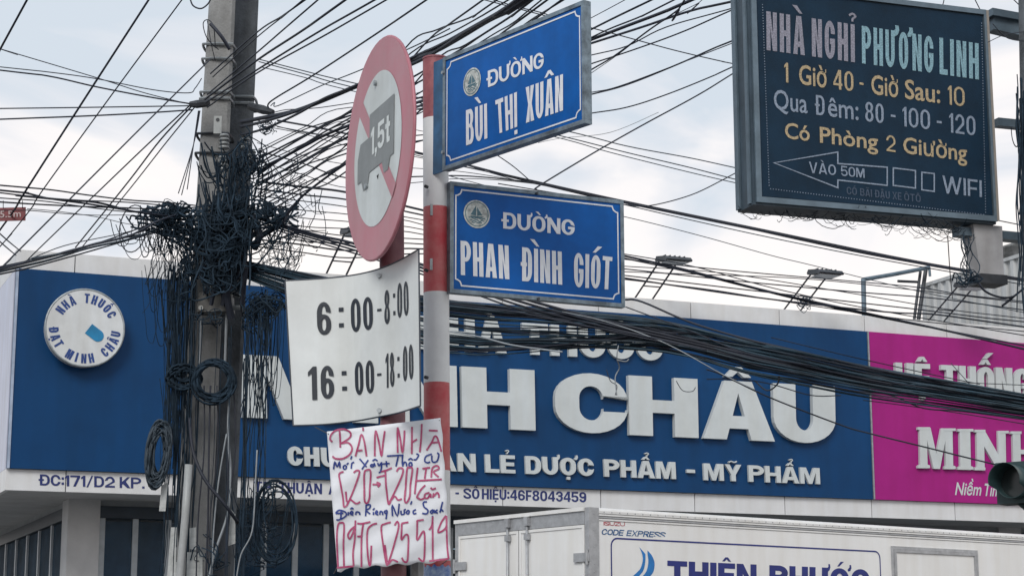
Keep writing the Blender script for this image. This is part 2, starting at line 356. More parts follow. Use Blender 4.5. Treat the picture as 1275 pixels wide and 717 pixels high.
def marks(ms, W, w, h):
    out_ = []; lv = 1.07; c = W / 2; aw = min(.10, w * .55) + .02; sz = .24 if W < .9 else .30
    if '\u0302' in ms: out_.append([[(c - sz * .85, lv), (c - sz * .85 + aw * 1.2, lv), (c, lv + .09), (c + sz * .85 - aw * 1.2, lv), (c + sz * .85, lv), (c + aw * .6, lv + .17), (c - aw * .6, lv + .17)]]); lv += .19; c += sz * .3
    if '\u0306' in ms: out_.append([stroke2([(c - sz * .7, lv + .14), (c, lv + .04), (c + sz * .7, lv + .14)], aw, .06)]); lv += .18
    if '\u0300' in ms: out_.append([[(c + aw * .2, lv), (c + aw * 1.2, lv), (c - sz * .2, lv + .20), (c - sz * .2 - aw * 1.6, lv + .20)]])
    if '\u0301' in ms: out_.append([[(c - aw * 1.2, lv), (c - aw * .2, lv), (c + sz * .2 + aw * 1.6, lv + .20), (c + sz * .2, lv + .20)]])
    if '\u0303' in ms: out_.append([stroke2([(c - sz * .9, lv + .04), (c - sz * .4, lv + .12), (c + sz * .35, lv + .06), (c + sz * .9, lv + .13)], .07, .065)])
    if '\u0309' in ms: out_.append([stroke2([(c - sz * .4, lv + .15), (c, lv + .21), (c + sz * .35, lv + .15), (c, lv + .07), (c, lv)], .06, .055, 3)])
    if '\u0323' in ms: out_.append([rr(W / 2 - aw * .8, -.08 - aw * 1.4, W / 2 + aw * .8, -.08, .02, .02)])
    return out_
_gc = {}
def word(text, Wd, w, h, gap):
    """triangulated glyphs laid out on a line: list of (verts2d, tris, loops) and the ink width"""
    x = 0; out_ = []
    for ch in text:
        if ch == ' ': x += Wd * .55; continue
        d = unicodedata.normalize('NFD', ch); base, ms = (ch, '') if ch == 'Đ' else (d[0], d[1:])
        pcs, W = glyph(base, Wd, w, h)
        pcs = list(pcs) + marks(ms, W, w, h)
        if '\u031b' in ms:
            if base == 'U': pcs[0] = [[p for p in pcs[0][0]]]; L0 = pcs[0][0]; k = L0.index((W, 1)); L0[k:k + 1] = [(W, .84), (W + .09, .90), (W + .14, 1.02), (W + .12, 1.15), (W + .02, 1.15), (W + .03, 1.05), (W - .02, 1.0)]
            else: pcs.append([[(W * .955, .885), (W + .08, .90), (W + .15, 1.02), (W + .13, 1.15), (W + .03, 1.15), (W + .04, 1.06), (W * .93, .955)]])
        V, T, Ls = [], [], []
        for pc in pcs:
            b = len(V); flat = [p for l in pc for p in l]
            tri = tessellate_polygon([[Vector((p[0], p[1], 0)) for p in l] for l in pc])
            V += [(x + p[0], p[1]) for p in flat]; T += [tuple(b + i for i in t) for t in tri]
            s = b
            for l in pc: Ls.append(list(range(s, s + len(l)))); s += len(l)
        out_.append((V, T, Ls)); x += W + gap + (w * .9 if ch in ' ' else 0) + (.05 if '\u031b' in ms else 0)
        last = W
    xs = [v[0] for V, _, _ in out_ for v in V if -.05 <= v[1] <= 1.02]
    return out_, min(xs), max(xs)
def sign_text(mb, text, BL, BR, TL, TR, surf, w=.2, h=.15, gap=.09, thick=0.0, back=None, split=False, shear=0.0):
    wl = (surf(*BR) - surf(*BL)).length; hl = ((surf(*TL) - surf(*BL)).length + (surf(*TR) - surf(*BR)).length) / 2; asp = wl / hl
    for _try in range(14):
        lo, hi = w * 1.4 + .04, 3.0
        for _ in range(22):
            md = (lo + hi) / 2; _g, a, b = word(text, md, w, h, gap)
            if b - a < asp: lo = md
            else: hi = md
        if w <= .42 * lo or len(text) == 1 and len(unicodedata.normalize('NFD', text)) < 2 and text in 'IM': break
        w *= .9; gap *= .93
    G, x0, x1 = word(text, lo, w, h, gap)
    def q(v):
        s, t = (v[0] + shear * v[1] - x0) / (x1 - x0), v[1]
        a = [BL[i] + (BR[i] - BL[i]) * s for i in (0, 1)]; b = [TL[i] + (TR[i] - TL[i]) * s for i in (0, 1)]
        return surf(a[0] + (b[0] - a[0]) * t, a[1] + (b[1] - a[1]) * t)
    res_ = []
    for V, T, Ls in G:
        m = MB() if split else mb; b = len(m.v); top = [q(v) for v in V]; n = len(top)
        m.v += top; m.f += [tuple(b + i for i in t) for t in T]
        if thick:
            m.v += [p - back * thick for p in top]; m.f += [tuple(b + n + i for i in t[::-1]) for t in T]
            for l in Ls:
                for i in range(len(l)): j = l[(i + 1) % len(l)]; m.f.append((b + l[i], b + j, b + n + j, b + n + l[i]))
        res_.append(m)
    return res_
def ribbon(mb, pts, wpx, surf, k=5, close=False):
    """a painted line of width wpx (picture pixels) on a surface"""
    pts = catmull([(*p,) for p in pts], k) if k > 1 else [tuple(p) for p in pts]
    if close: pts = pts + [pts[0]]
    n = len(pts); b = len(mb.v)
    for i, p in enumerate(pts):
        if close: a, c = pts[i - 1 if i else n - 2], pts[i + 1 if i < n - 1 else 1]
        else: a, c = pts[max(0, i - 1)], pts[min(n - 1, i + 1)]
        d1 = (p[0] - a[0], p[1] - a[1]); d2 = (c[0] - p[0], c[1] - p[1])
        def nn(d):
            l = math.hypot(*d); return (d[0] / l, d[1] / l) if l > 1e-6 else None
        a1, a2 = nn(d1) or nn(d2) or (1, 0), nn(d2) or nn(d1) or (1, 0)
        t = nn((a1[0] + a2[0], a1[1] + a2[1])) or a1
        cosv = max(0.5, t[0] * a1[0] + t[1] * a1[1]) if close or k <= 1 else 1
        ox, oy = -t[1] * wpx / 2 / cosv, t[0] * wpx / 2 / cosv
        mb.v += [surf(p[0] + ox, p[1] + oy), surf(p[0] - ox, p[1] - oy)]
    for i in range(n - 1): mb.f.append((b + 2 * i, b + 2 * i + 1, b + 2 * i + 3, b + 2 * i + 2))
    return mb
def poly_on(mb, pts, surf):
    b = len(mb.v); mb.v += [surf(*p) for p in pts]; mb.f.append(tuple(range(b, b + len(pts)))); return mb

# ---------------------------------------------------------------- materials
white_clad = mat('cladding', (0.66, 0.67, 0.69), .45, var=.05, scale=1.2, streak=.07, bump=.05, bscale=4)
lav_clad = mat('return_cladding', (0.52, 0.55, 0.68), .45, var=.05, scale=1.5, streak=.1)
blue_sign = mat('blue_sign_sheet', (0.001, 0.046, 0.150), .5, var=.10, scale=.7, streak=.08, spec=.22)
pink_sign = mat('pink_sign_sheet', (0.34, 0.012, 0.195), .5, var=.08, scale=1.0, streak=.06, spec=.22)
letter_w = mat('letter_white', (0.52, 0.56, 0.58), .5, var=.05, scale=2.2, streak=.04)
letter_side = mat('letter_edge', (0.30, 0.32, 0.35), .5)
navy = mat('navy_vinyl', (0.012, 0.025, 0.14), .5, var=.08)
conc_a = mat('concrete_old', (0.265, 0.27, 0.275), .9, var=.12, scale=7, bump=.5, bscale=60, streak=.14)
conc_b = mat('concrete_dark', (0.12, 0.135, 0.155), .92, var=.2, scale=7, bump=.5, bscale=60, streak=.3)  # dark tone paints in the shade on the rear pole of the pair
cable_m = mat('cable_sheath', (0.016, 0.021, 0.038), .6, var=.2, scale=3)
cable_g = mat('cable_sheath_weathered', (0.03, 0.05, 0.072), .6, var=.25, scale=5)
bundle_m = mat('bundle_sheath', (0.025, 0.062, 0.095), .6, var=.25, scale=5)
tangle_m = mat('tangle_sheath', (0.022, 0.040, 0.062), .8, var=.3, scale=9, spec=.15)
cable_w = mat('cable_sheath_pale', (0.30, 0.33, 0.36), .5, var=.2, scale=5)
steel = mat('galvanised_steel', (0.33, 0.36, 0.38), .45, metal=.55, var=.15, scale=14, bump=.1)
dark_steel = mat('dark_steel', (0.05, 0.055, 0.065), .5, metal=.3, var=.2, scale=9)
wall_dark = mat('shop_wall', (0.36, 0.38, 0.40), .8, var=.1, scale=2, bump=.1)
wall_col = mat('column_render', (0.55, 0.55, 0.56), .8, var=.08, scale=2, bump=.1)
asphalt = mat('asphalt', (0.05, 0.05, 0.052), .95, var=.2, scale=20, bump=.4, bscale=90)
paving = mat('paving', (0.24, 0.23, 0.22), .9, var=.15, scale=5, bump=.2)
sign_blue = mat('street_sign_blue', (0.0, 0.098, 0.39), .48, var=.09, scale=9, streak=.08, spec=.22)
sign_white = mat('street_sign_white', (0.70, 0.73, 0.78), .45, var=.06, scale=20)
alu = mat('aluminium_edge', (0.20, 0.26, 0.31), .42, metal=.3, var=.28, scale=18, bump=.15)

# ---------------------------------------------------------------- ground, road, pavement
FH = 67.4
F = Frame(637.5, 460, 24.6, FH)          # the pharmacy's sign face
g = MB().box(-1500, 1500, -1500, 1500, -0.5, 0.0); struct('ground', g, mat('earth', (0.12, 0.115, 0.10), 1, scale=.4))
g = MB(F); g.add([(-300, -16.0, .004), (300, -16.0, .004), (300, -2.6, .004), (-300, -2.6, .004)], [(0, 1, 2, 3)]); struct('road', g, asphalt)
g = MB(F)
for i in range(-20, 20): g.add([(i * 4, -9.3, .008), (i * 4 + 2, -9.3, .008), (i * 4 + 2, -9.15, .008), (i * 4, -9.15, .008)], [(0, 1, 2, 3)])
struct('road_marking', g, mat('road_paint', (.7, .7, .68), .7))
g = MB(F).box(-60, 60, -2.45, 12, 0, .13); struct('pavement', g, paving)
g = MB(F).box(-60, 60, -2.6, -2.45, 0, .14); struct('kerb', g, mat('kerb_stone', (.33, .33, .32), .9))
g = MB(F).box(-60, 60, -30, -16.0, 0, .13); struct('near_pavement', g, paving)

# ---------------------------------------------------------------- pharmacy building
uL, zT = F.uz(17, 334); zB = F.uz(10, 585)[1]
zT = (zT + F.uz(1077, 414)[1]) / 2; zB = (zB + F.uz(1085, 620)[1]) / 2
uL = (F.uz(17, 334)[0] + F.uz(10, 585)[0]) / 2
uM = (F.uz(1077, 414)[0] + F.uz(1085, 620)[0]) / 2
zP = (F.uz(27, 311)[1] + F.uz(1075, 393)[1]) / 2
zS = (F.uz(19, 608)[1] + F.uz(1000, 643)[1]) / 2
uR = uM + 9.0
print('facade', uL, uM, zS, zB, zT, zP)
bl = thing('pharmacy_building', 'long low pharmacy building with white cladding above and below its blue and pink sign bands', 'building', base_at(F.w(uL, 0, 0), F.rot))
REC, DEPTH = 1.3, 9.0
step = F.uz(1085, 640)[0] - F.uz(977, 636)[0]
# parapet cladding panels: one shared mesh
def clad_row(z0, z1, first, y0=-.01, y1=.06):
    proto = None; u = first
    while u < uR - .01:
        if u < uL + .02 and u + step > uL + .03: pass
        if proto is None:
            m = MB(F).box(u + .006, u + step - .006, y0, y1, z0, z1)
            proto = obj('cladding_panel', m, white_clad, bl); u0 = u
        else:
            c = proto.copy(); link(c); c.parent = bl; c.location = (u - u0, 0, 0)
        u += step
uj = F.uz(1085, 640)[0]; n = int((uj - uL) / step)
first = uj - n * step
for z0, z1 in ((zT + .004, zP), (zS, zB - .004)):
    clad_row(z0, z1, first)
    obj('cladding_panel', MB(F).box(uL, first - .006, -.01, .06, z0, z1), white_clad, bl)
obj('joint_backing', MB(F).box(uL + .05, uR, .062, .09, zS + .02, zP - .02), dark_steel, bl)
obj('parapet_coping', MB(F).box(uL + .08, uR, .09, .55, zP - .25, zP - .03), white_clad, bl)
# left return: lavender panel with white edges, running back
SL = F.side(uL)
def side_panel(z0, z1, m, a=.062, b=3.4, t=.05):
    obj('return_panel', MB(F).box(uL, uL + t, a, b, z0, z1), m, bl)
side_panel(zB, zT - .0, lav_clad); side_panel(zT + .004, zP, white_clad); side_panel(zS, zB - .004, white_clad)
side_panel(zS, zP, lav_clad, 3.41, DEPTH)
obj('soffit', MB(F).box(uL + .06, uR, .095, DEPTH, zS + .03, zS + .09), mat('soffit_render', (0.42, 0.43, 0.44), .8, var=.12, scale=1.5, streak=.0), bl)
obj('roof', MB(F).box(uL + .06, uR, .56, DEPTH, zP - .5, zP - .4), conc_a, bl)
# shopfront set back under the sign band
uc0 = F.uz(84, 650, REC)[0]; uc1 = F.uz(124, 650, REC)[0]
zH0 = F.uz(160, 645, REC)[1]; zH1 = F.uz(160, 630, REC)[1]
cols = [(uc0, uc1)]
u = uc1 + 4.2
while u < uR: cols.append((u, u + .4)); u += 4.6
for a, b in cols: obj('column', MB(F).box(a, b, REC - .02, REC + .4, .13, zS + .03), wall_col, bl)
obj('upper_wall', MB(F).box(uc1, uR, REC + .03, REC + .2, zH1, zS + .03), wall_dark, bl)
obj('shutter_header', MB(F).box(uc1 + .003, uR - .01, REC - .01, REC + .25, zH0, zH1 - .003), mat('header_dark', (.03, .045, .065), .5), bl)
glass = bpy.data.materials.new('shop_glass'); glass.use_nodes = True
t = glass.node_tree; t.nodes.clear()
o_ = t.nodes.new('ShaderNodeOutputMaterial'); mxs = t.nodes.new('ShaderNodeMixShader'); fr = t.nodes.new('ShaderNodeFresnel'); fr.inputs[0].default_value = 1.22
tr = t.nodes.new('ShaderNodeBsdfTransparent'); tr.inputs[0].default_value = (.62, .74, .82, 1); gl = t.nodes.new('ShaderNodeBsdfGlossy'); gl.inputs['Roughness'].default_value = .08
t.links.new(fr.outputs[0], mxs.inputs[0]); t.links.new(tr.outputs[0], mxs.inputs[1]); t.links.new(gl.outputs[0], mxs.inputs[2]); t.links.new(mxs.outputs[0], o_.inputs[0])
frame_m = mat('window_frame_grey', (.42, .46, .50), .45, var=.08)
def bay(a, b, nmul):
    w_ = MB(F); wd = (b - a) / nmul
    for i in range(nmul + 1):
        x = a + i * wd; w_.box(x - .035, x + .035, REC + .02, REC + .1, .13, zH0 - .003)
    w_.box(a + .036, b - .036, REC + .03, REC + .09, 2.35, 2.41)
    fo = obj('window', w_, frame_m, bl)
    for i in range(nmul):
        obj('pane', MB(F).box(a + i * wd + .036, a + (i + 1) * wd - .036, REC + .055, REC + .065, .14, zH0 - .01), glass, fo)
edges = [(cols[i][1] + .04, cols[i + 1][0] - .04) for i in range(len(cols) - 1)]
for i, (a, b) in enumerate(edges): bay(a, b, 10 if i < 1 else 5)
# the left side of the set-back shop, running back from the corner column
zh = MB(F).box(uc0 + .03, uc0 + .25, REC + .4, DEPTH, zH0, zH1); obj('shutter_header', zh, MATS['header_dark'], bl)
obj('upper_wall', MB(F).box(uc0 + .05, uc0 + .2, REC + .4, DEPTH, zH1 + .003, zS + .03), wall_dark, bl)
ws = MB(F)
for i in range(8):
    y = REC + .45 + i * 1.02; ws.box(uc0 + .05, uc0 + .12, y, y + .07, .13, zH0 - .003)
fo = obj('window', ws, frame_m, bl)
for i in range(7):
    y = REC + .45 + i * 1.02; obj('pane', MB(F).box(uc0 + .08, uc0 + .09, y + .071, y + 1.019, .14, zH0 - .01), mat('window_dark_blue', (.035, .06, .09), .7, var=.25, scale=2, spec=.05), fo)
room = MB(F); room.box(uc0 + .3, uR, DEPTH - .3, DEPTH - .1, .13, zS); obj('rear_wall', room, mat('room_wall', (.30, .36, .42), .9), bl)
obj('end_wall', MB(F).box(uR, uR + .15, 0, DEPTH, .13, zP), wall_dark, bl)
obj('added_dark_partition', MB(F).box(uc0 + 1.4, uc0 + 1.5, REC + .6, DEPTH - .4, .13, zS), mat('partition_blue', (.05, .08, .11), .8, var=.2), bl)  # added dark wall that keeps the side windows looking dim
obj('added_fill_panel', MB(F).box(uc1 + .1, uc1 + 4.0, REC + .5, REC + .54, .13, zH0), mat('fill_panel_blue', (.16, .25, .34), .7, var=.22, scale=1.4), bl)  # added behind the glass to catch sky light and brighten the dark bay
# shelves with stock behind the glass
shelf_m = mat('shelf_white', (.42, .45, .48), .6)
box_ms = [mat('stock_pale', (.55, .6, .62), .6), mat('stock_blue', (.06, .16, .3), .6), mat('stock_red', (.35, .05, .05), .6), mat('stock_green', (.1, .3, .2), .6)]
for k in range(7):
    a = uc1 + .7 + k * 1.9
    sh = thing('stock_shelf', 'tall white display shelf of packets, unit %s behind the shop glass' % ['beside the corner column', 'behind the utility pole', 'left of the handwritten poster', 'behind the handwritten poster', 'behind the white post', 'behind the truck doors', 'behind the truck corner'][k], 'shelf', base_at(F.w(a, REC + 1.6, .13), F.rot))
    m = MB(F)
    for z in (.3, .8, 1.3, 1.8, 2.3, 2.8): m.box(a, a + 1.5, REC + 1.6, REC + 2.0, z, z + .03)
    for x in (a - .03, a + 1.5): m.box(x, x + .03, REC + 1.6, REC + 2.0, .13, 2.83)
    obj('rack', m, shelf_m, sh)
    for q, bm_ in enumerate(box_ms):
        m = MB(F)
        for z in (.33, .83, 1.33, 1.83, 2.33):
            x = a + .05
            while x < a + 1.35:
                w_ = rng.uniform(.06, .2); h_ = rng.uniform(.12, .34)
                if rng.random() < (.5 if q == 0 else .17): m.box(x, x + w_, REC + 1.63 + q * .012, REC + 1.8, z + .001, z + h_)
                x += w_ + .03
        tag(obj('packets', m, bm_, sh), kind='stuff')

# ---------------------------------------------------------------- blue pharmacy sign
SG = F.surf(0)
FT = .06
bs = thing('shop_sign', 'long blue pharmacy sign band with big raised white letters and a round logo', 'sign', base_at(F.w(uL, 0, zB), F.rot))
obj('sign_sheet', MB(F).box(uL, uM - .012, -FT, -.012, zB, zT), blue_sign, bs)
obj('edge_trim', MB(F).box(uL + .0, uL + .03, -FT - .012, -FT - .001, zB, zT), mat('edge_pale', (.35, .42, .55), .5), bs)
def raised(parent, words, m=letter_w, thick=.05, off=FT, w=.25, h=.18, gap=.1, frame=F):
    for tx, BL, BR, TL, TR in words:
        for g_ in sign_text(None, tx, BL, BR, TL, TR, frame.surf(off + thick), w=w, h=h, gap=gap, thick=thick - .002, back=-frame.n, split=True):
            obj('letter', g_, m, parent)
def yb(x): return 519.5 + (x - 310) * (552.5 - 519.5) / (1035 - 310)
def yt(x): return 441.5 + (x - 310) * (480.5 - 441.5) / (1035 - 310)
big = [('M', 302, 432), ('I', 441, 471), ('N', 480, 570), ('H', 576, 667), ('C', 692, 782), ('H', 784, 870), ('Â', 876, 965), ('U', 958, 1041)]
big[7] = ('U', 964, 1041)
raised(bs, [(c, (a, yb(a)), (b, yb(b)), (a - 1.5, yt(a)), (b - 1.5, yt(b))) for c, a, b in big], thick=.075, w=.44, h=.215)
def row(words, fb, ft): return [(tx, (a, fb(a)), (b, fb(b)), (a - 1, ft(a)), (b - 1, ft(b))) for tx, a, b in words]
raised(bs, row([('NHÀ', 524, 631), ('THUỐC', 651, 826)], lambda x: 438 + (x - 600) * .05, lambda x: 398 + (x - 600) * .068), thick=.06, w=.30, h=.2)
raised(bs, row([('CHUYÊN', 359, 480), ('BÁN', 520, 593), ('LẺ', 605, 642), ('DƯỢC', 655, 740), ('PHẨM', 753, 842), ('-', 856, 866), ('MỸ', 877, 924), ('PHẨM', 933, 1021.5)],
               lambda x: 579 + (x - 358.6) * .0353, lambda x: 555 + (x - 358.6) * .0412), thick=.045, w=.30, h=.2)
# round logo, its own box on the band
lg = thing('round_logo_sign', 'round white light box with blue arched lettering on the blue sign band', 'sign', base_at(F.hit(105, 457), F.rot))
uc, zc = F.uz(106, 408, -FT - .16); rad = (F.uz(154, 408, -FT - .16)[0] - F.uz(57, 408, -FT - .16)[0]) / 2
circ = [(uc + rad * math.cos(a), zc + rad * math.sin(a)) for a in [i * math.pi / 24 for i in range(48)]]
obj('light_box', MB(F).prism(circ, -FT - .16, -FT - .001), mat('logo_white', (.62, .645, .665), .4, var=.04, streak=.1), lg)
ring = [F.w(uc + (rad + .004) * math.cos(a), -FT - .15, zc + (rad + .004) * math.sin(a)) for a in [i * math.pi / 24 for i in range(48)]]
obj('rim', MB().tube(ring, .016, 6, close=True), steel, lg, smooth=True)
def arc_text(mb, chars, a0, a1, rbase, h, frame, uc, zc, y, bold, inward=False, wsc=1.0):
    n_ = len(chars)
    for i, ch in enumerate(chars):
        if ch == ' ': continue
        (V, Fs, _l), = word(ch, .56, .235, .18, 0)[0]
        x0 = .36 if ch == 'M' else .1 if ch == 'I' else .29
        a = a0 + (a1 - a0) * i / (n_ - 1)
        sc_ = h; b = len(mb.v)
        for v in V:
            x, yv = (v[0] - x0) * sc_ * wsc, v[1] * sc_
            if inward:      # bottom arc, feet outwards
                ur = (math.cos(a), math.sin(a)); ut = (-math.sin(a), math.cos(a)); rr = rbase - yv
            else:
                ur = (math.cos(a), math.sin(a)); ut = (math.sin(a), -math.cos(a)); rr = rbase + yv
            mb.v.append(frame.w(uc + ur[0] * rr + ut[0] * x, y, zc + ur[1] * rr + ut[1] * x))
        mb.f += [tuple(b + k for k in f) for f in Fs]
m = MB()
arc_text(m, 'NHÀ THUỐC', R(147), R(30), rad * .65, rad * .25, F, uc, zc, -FT - .163, .05, wsc=.95)
arc_text(m, 'ĐẠT MINH CHÂU', R(188), R(352), rad * .93, rad * .25, F, uc, zc, -FT - .163, .05, inward=True, wsc=.95)
obj('lettering', m, mat('logo_navy', (.012, .05, .22), .5), lg)
cap_ = []
cx, cz, ang = uc + rad * .25, zc - rad * .13, R(-35)
for x, y in [(-.20, -.155), (.10, -.155)] + [(.10 + .155 * math.cos(a), .155 * math.sin(a)) for a in [R(-80 + i * 20) for i in range(9)]] + [(.10, .155), (-.20, .155)]:
    cap_.append((cx + rad * (x * math.cos(ang) - y * math.sin(ang)), cz + rad * (x * math.sin(ang) + y * math.cos(ang))))
obj('capsule_mark', MB(F).prism(cap_, -FT - .166, -FT - .1605), mat('capsule_blue', (.005, .24, .50), .4, var=.25, scale=1.5), lg)

# lower strip: the address line
st = MB()
def yb2(x): return 603.8 + (x - 48) * (625 - 603.8) / (730 - 48)
def yt2(x): return 590 + (x - 48) * (612.3 - 590) / (730 - 48)
for tx, a, b in [('ĐC:171/D2', 48, 143), ('KP.', 149, 180), ('TP.', 316, 342), ('THUẬN', 347, 401), ('AN', 409, 430), ('-', 567, 571.5), ('SỐ', 577, 597), ('HIỆU:46F8043459', 600, 730)]:
    st = MB(); sign_text(st, tx, (a, yb2(a)), (b, yb2(b)), (a, yt2(a)), (b, yt2(b)), F.surf(.014), w=.22, h=.17)
    obj('address_lettering', st, navy, bl)

# ---------------------------------------------------------------- pink sign
ps = thing('shop_sign', 'magenta cosmetics shop sign band with white raised letters, right of the blue band', 'sign', base_at(F.w(uM, 0, zB), F.rot))
obj('sign_sheet', MB(F).box(uM + .012, uR, -FT, -.012, zB, zT), pink_sign, ps)
obj('edge_trim', MB(F).box(uM - .011, uM + .011, -FT - .02, -.012, zB, zT), steel, ps)
raised(ps, [('HỆ', (1116, 487), (1159, 489), (1115, 451), (1158, 453)), ('THỐNG', (1173, 490), (1284, 499), (1172, 454), (1283, 459))], thick=.06, w=.27, h=.17, gap=.07)
serif = [('M', 1146, 1187), ('I', 1196, 1209), ('N', 1217, 1253), ('H', 1262, 1300)]
fb = lambda x: 582.5 + (x - 1144) * .036; ft = lambda x: 531.5 + (x - 1144) * .045
raised(ps, row(serif, fb, ft), thick=.045, w=.23, h=.11)
for a, b in [(1143, 1158), (1176, 1190), (1193, 1212), (1214, 1227), (1244, 1256), (1259, 1272), (1290, 1303)]:
    for k, (f0, h) in enumerate(((fb, 3.2), (ft, 3.2))):
        if k == 0 and a == 1244: continue
        y0 = f0(a) - (0 if k else h); q = [F.hit(x, y, -(FT + .048)) for x, y in ((a, y0), (a + 2, y0 - (0 if k else 1)), (b - 2, y0 - (0 if k else 1)), (b, y0), (b, y0 + h), (a, y0 + h))]
        obj('serif', MB().slab(q, F.n * .045), letter_w, ps)
m = MB(); text_on(m, 'Niềm', (1189, 615.8), (1222, 616.6), (1189, 600), (1222, 601), F.surf(FT + .004), bold=.018, res=2, shear=.25)
obj('lettering', m, letter_w, ps); m = MB(); text_on(m, 'Tin Cho', (1226, 617), (1268, 618.6), (1226, 601.5), (1268, 603), F.surf(FT + .004), bold=.018, res=2, shear=.25)
obj('lettering', m, letter_w, ps)

# ---------------------------------------------------------------- white and red sign post
def pole_between(mb, a, b, r0, r1, n=20, seg=1): 
    a, b = Vector(a), Vector(b); return mb.tube([a.lerp(b, i / seg) for i in range(seg + 1)], [r0 + (r1 - r0) * i / seg for i in range(seg + 1)], n)
PY = 6.52
def post_pt(py): return P(543 + (py - 300) * .004, py, PY)
pt_ = post_pt(75); pb_ = post_pt(700); dv = (pb_ - pt_) / (pt_.z - pb_.z)
foot = pt_ + dv * pt_.z; foot.z = .13
sp_ = thing('sign_post', 'round steel post painted in peeling white and red bands holding the two blue street signs', 'post', base_at(foot))
band_red = mat('post_red', (0.40, 0.035, 0.05), .55, var=.2, scale=10, col2=(0.50, 0.17, 0.17), streak=.15)
band_dark = mat('post_red_weathered', (0.13, 0.03, 0.045), .6, var=.3, scale=14, col2=(.3, .09, .10))
band_white = mat('post_white', (0.66, 0.68, 0.70), .5, var=.05, scale=9, streak=.12, bump=.08)
zs = [post_pt(y).z for y in (75, 149, 259, 365, 477, 586)]
at_z = lambda z: pt_ + dv * (pt_.z - z)
bands = [(zs[0], zs[1], band_dark), (zs[1], zs[2], band_white), (zs[2], zs[3], band_red), (zs[3], zs[4], band_white), (zs[4], zs[5], band_red)]
z = zs[5]; k = 0
while z > .14:
    z2 = max(.13, z - .30); bands.append((z, z2, band_white if k % 2 == 0 else band_red)); z = z2; k += 1
RP = .0445
for a, b, m_ in bands:
    obj('painted_band', MB().tube([at_z(a), at_z(b)], RP, 28, caps=False), m_, sp_, smooth=True)
obj('cap', MB().tube([at_z(zs[0]), at_z(zs[0] + .006), at_z(zs[0] + .012)], [RP + .002, RP + .001, RP * .5], 24), band_dark, sp_)
st = MB()
for py in (233, 337, 470): 
    c = P(532, py, PY - RP - .003); st.tube([c, c + Vector((-.006, -.012, 0))], .006, 8)
obj('bolt', st, dark_steel, sp_)

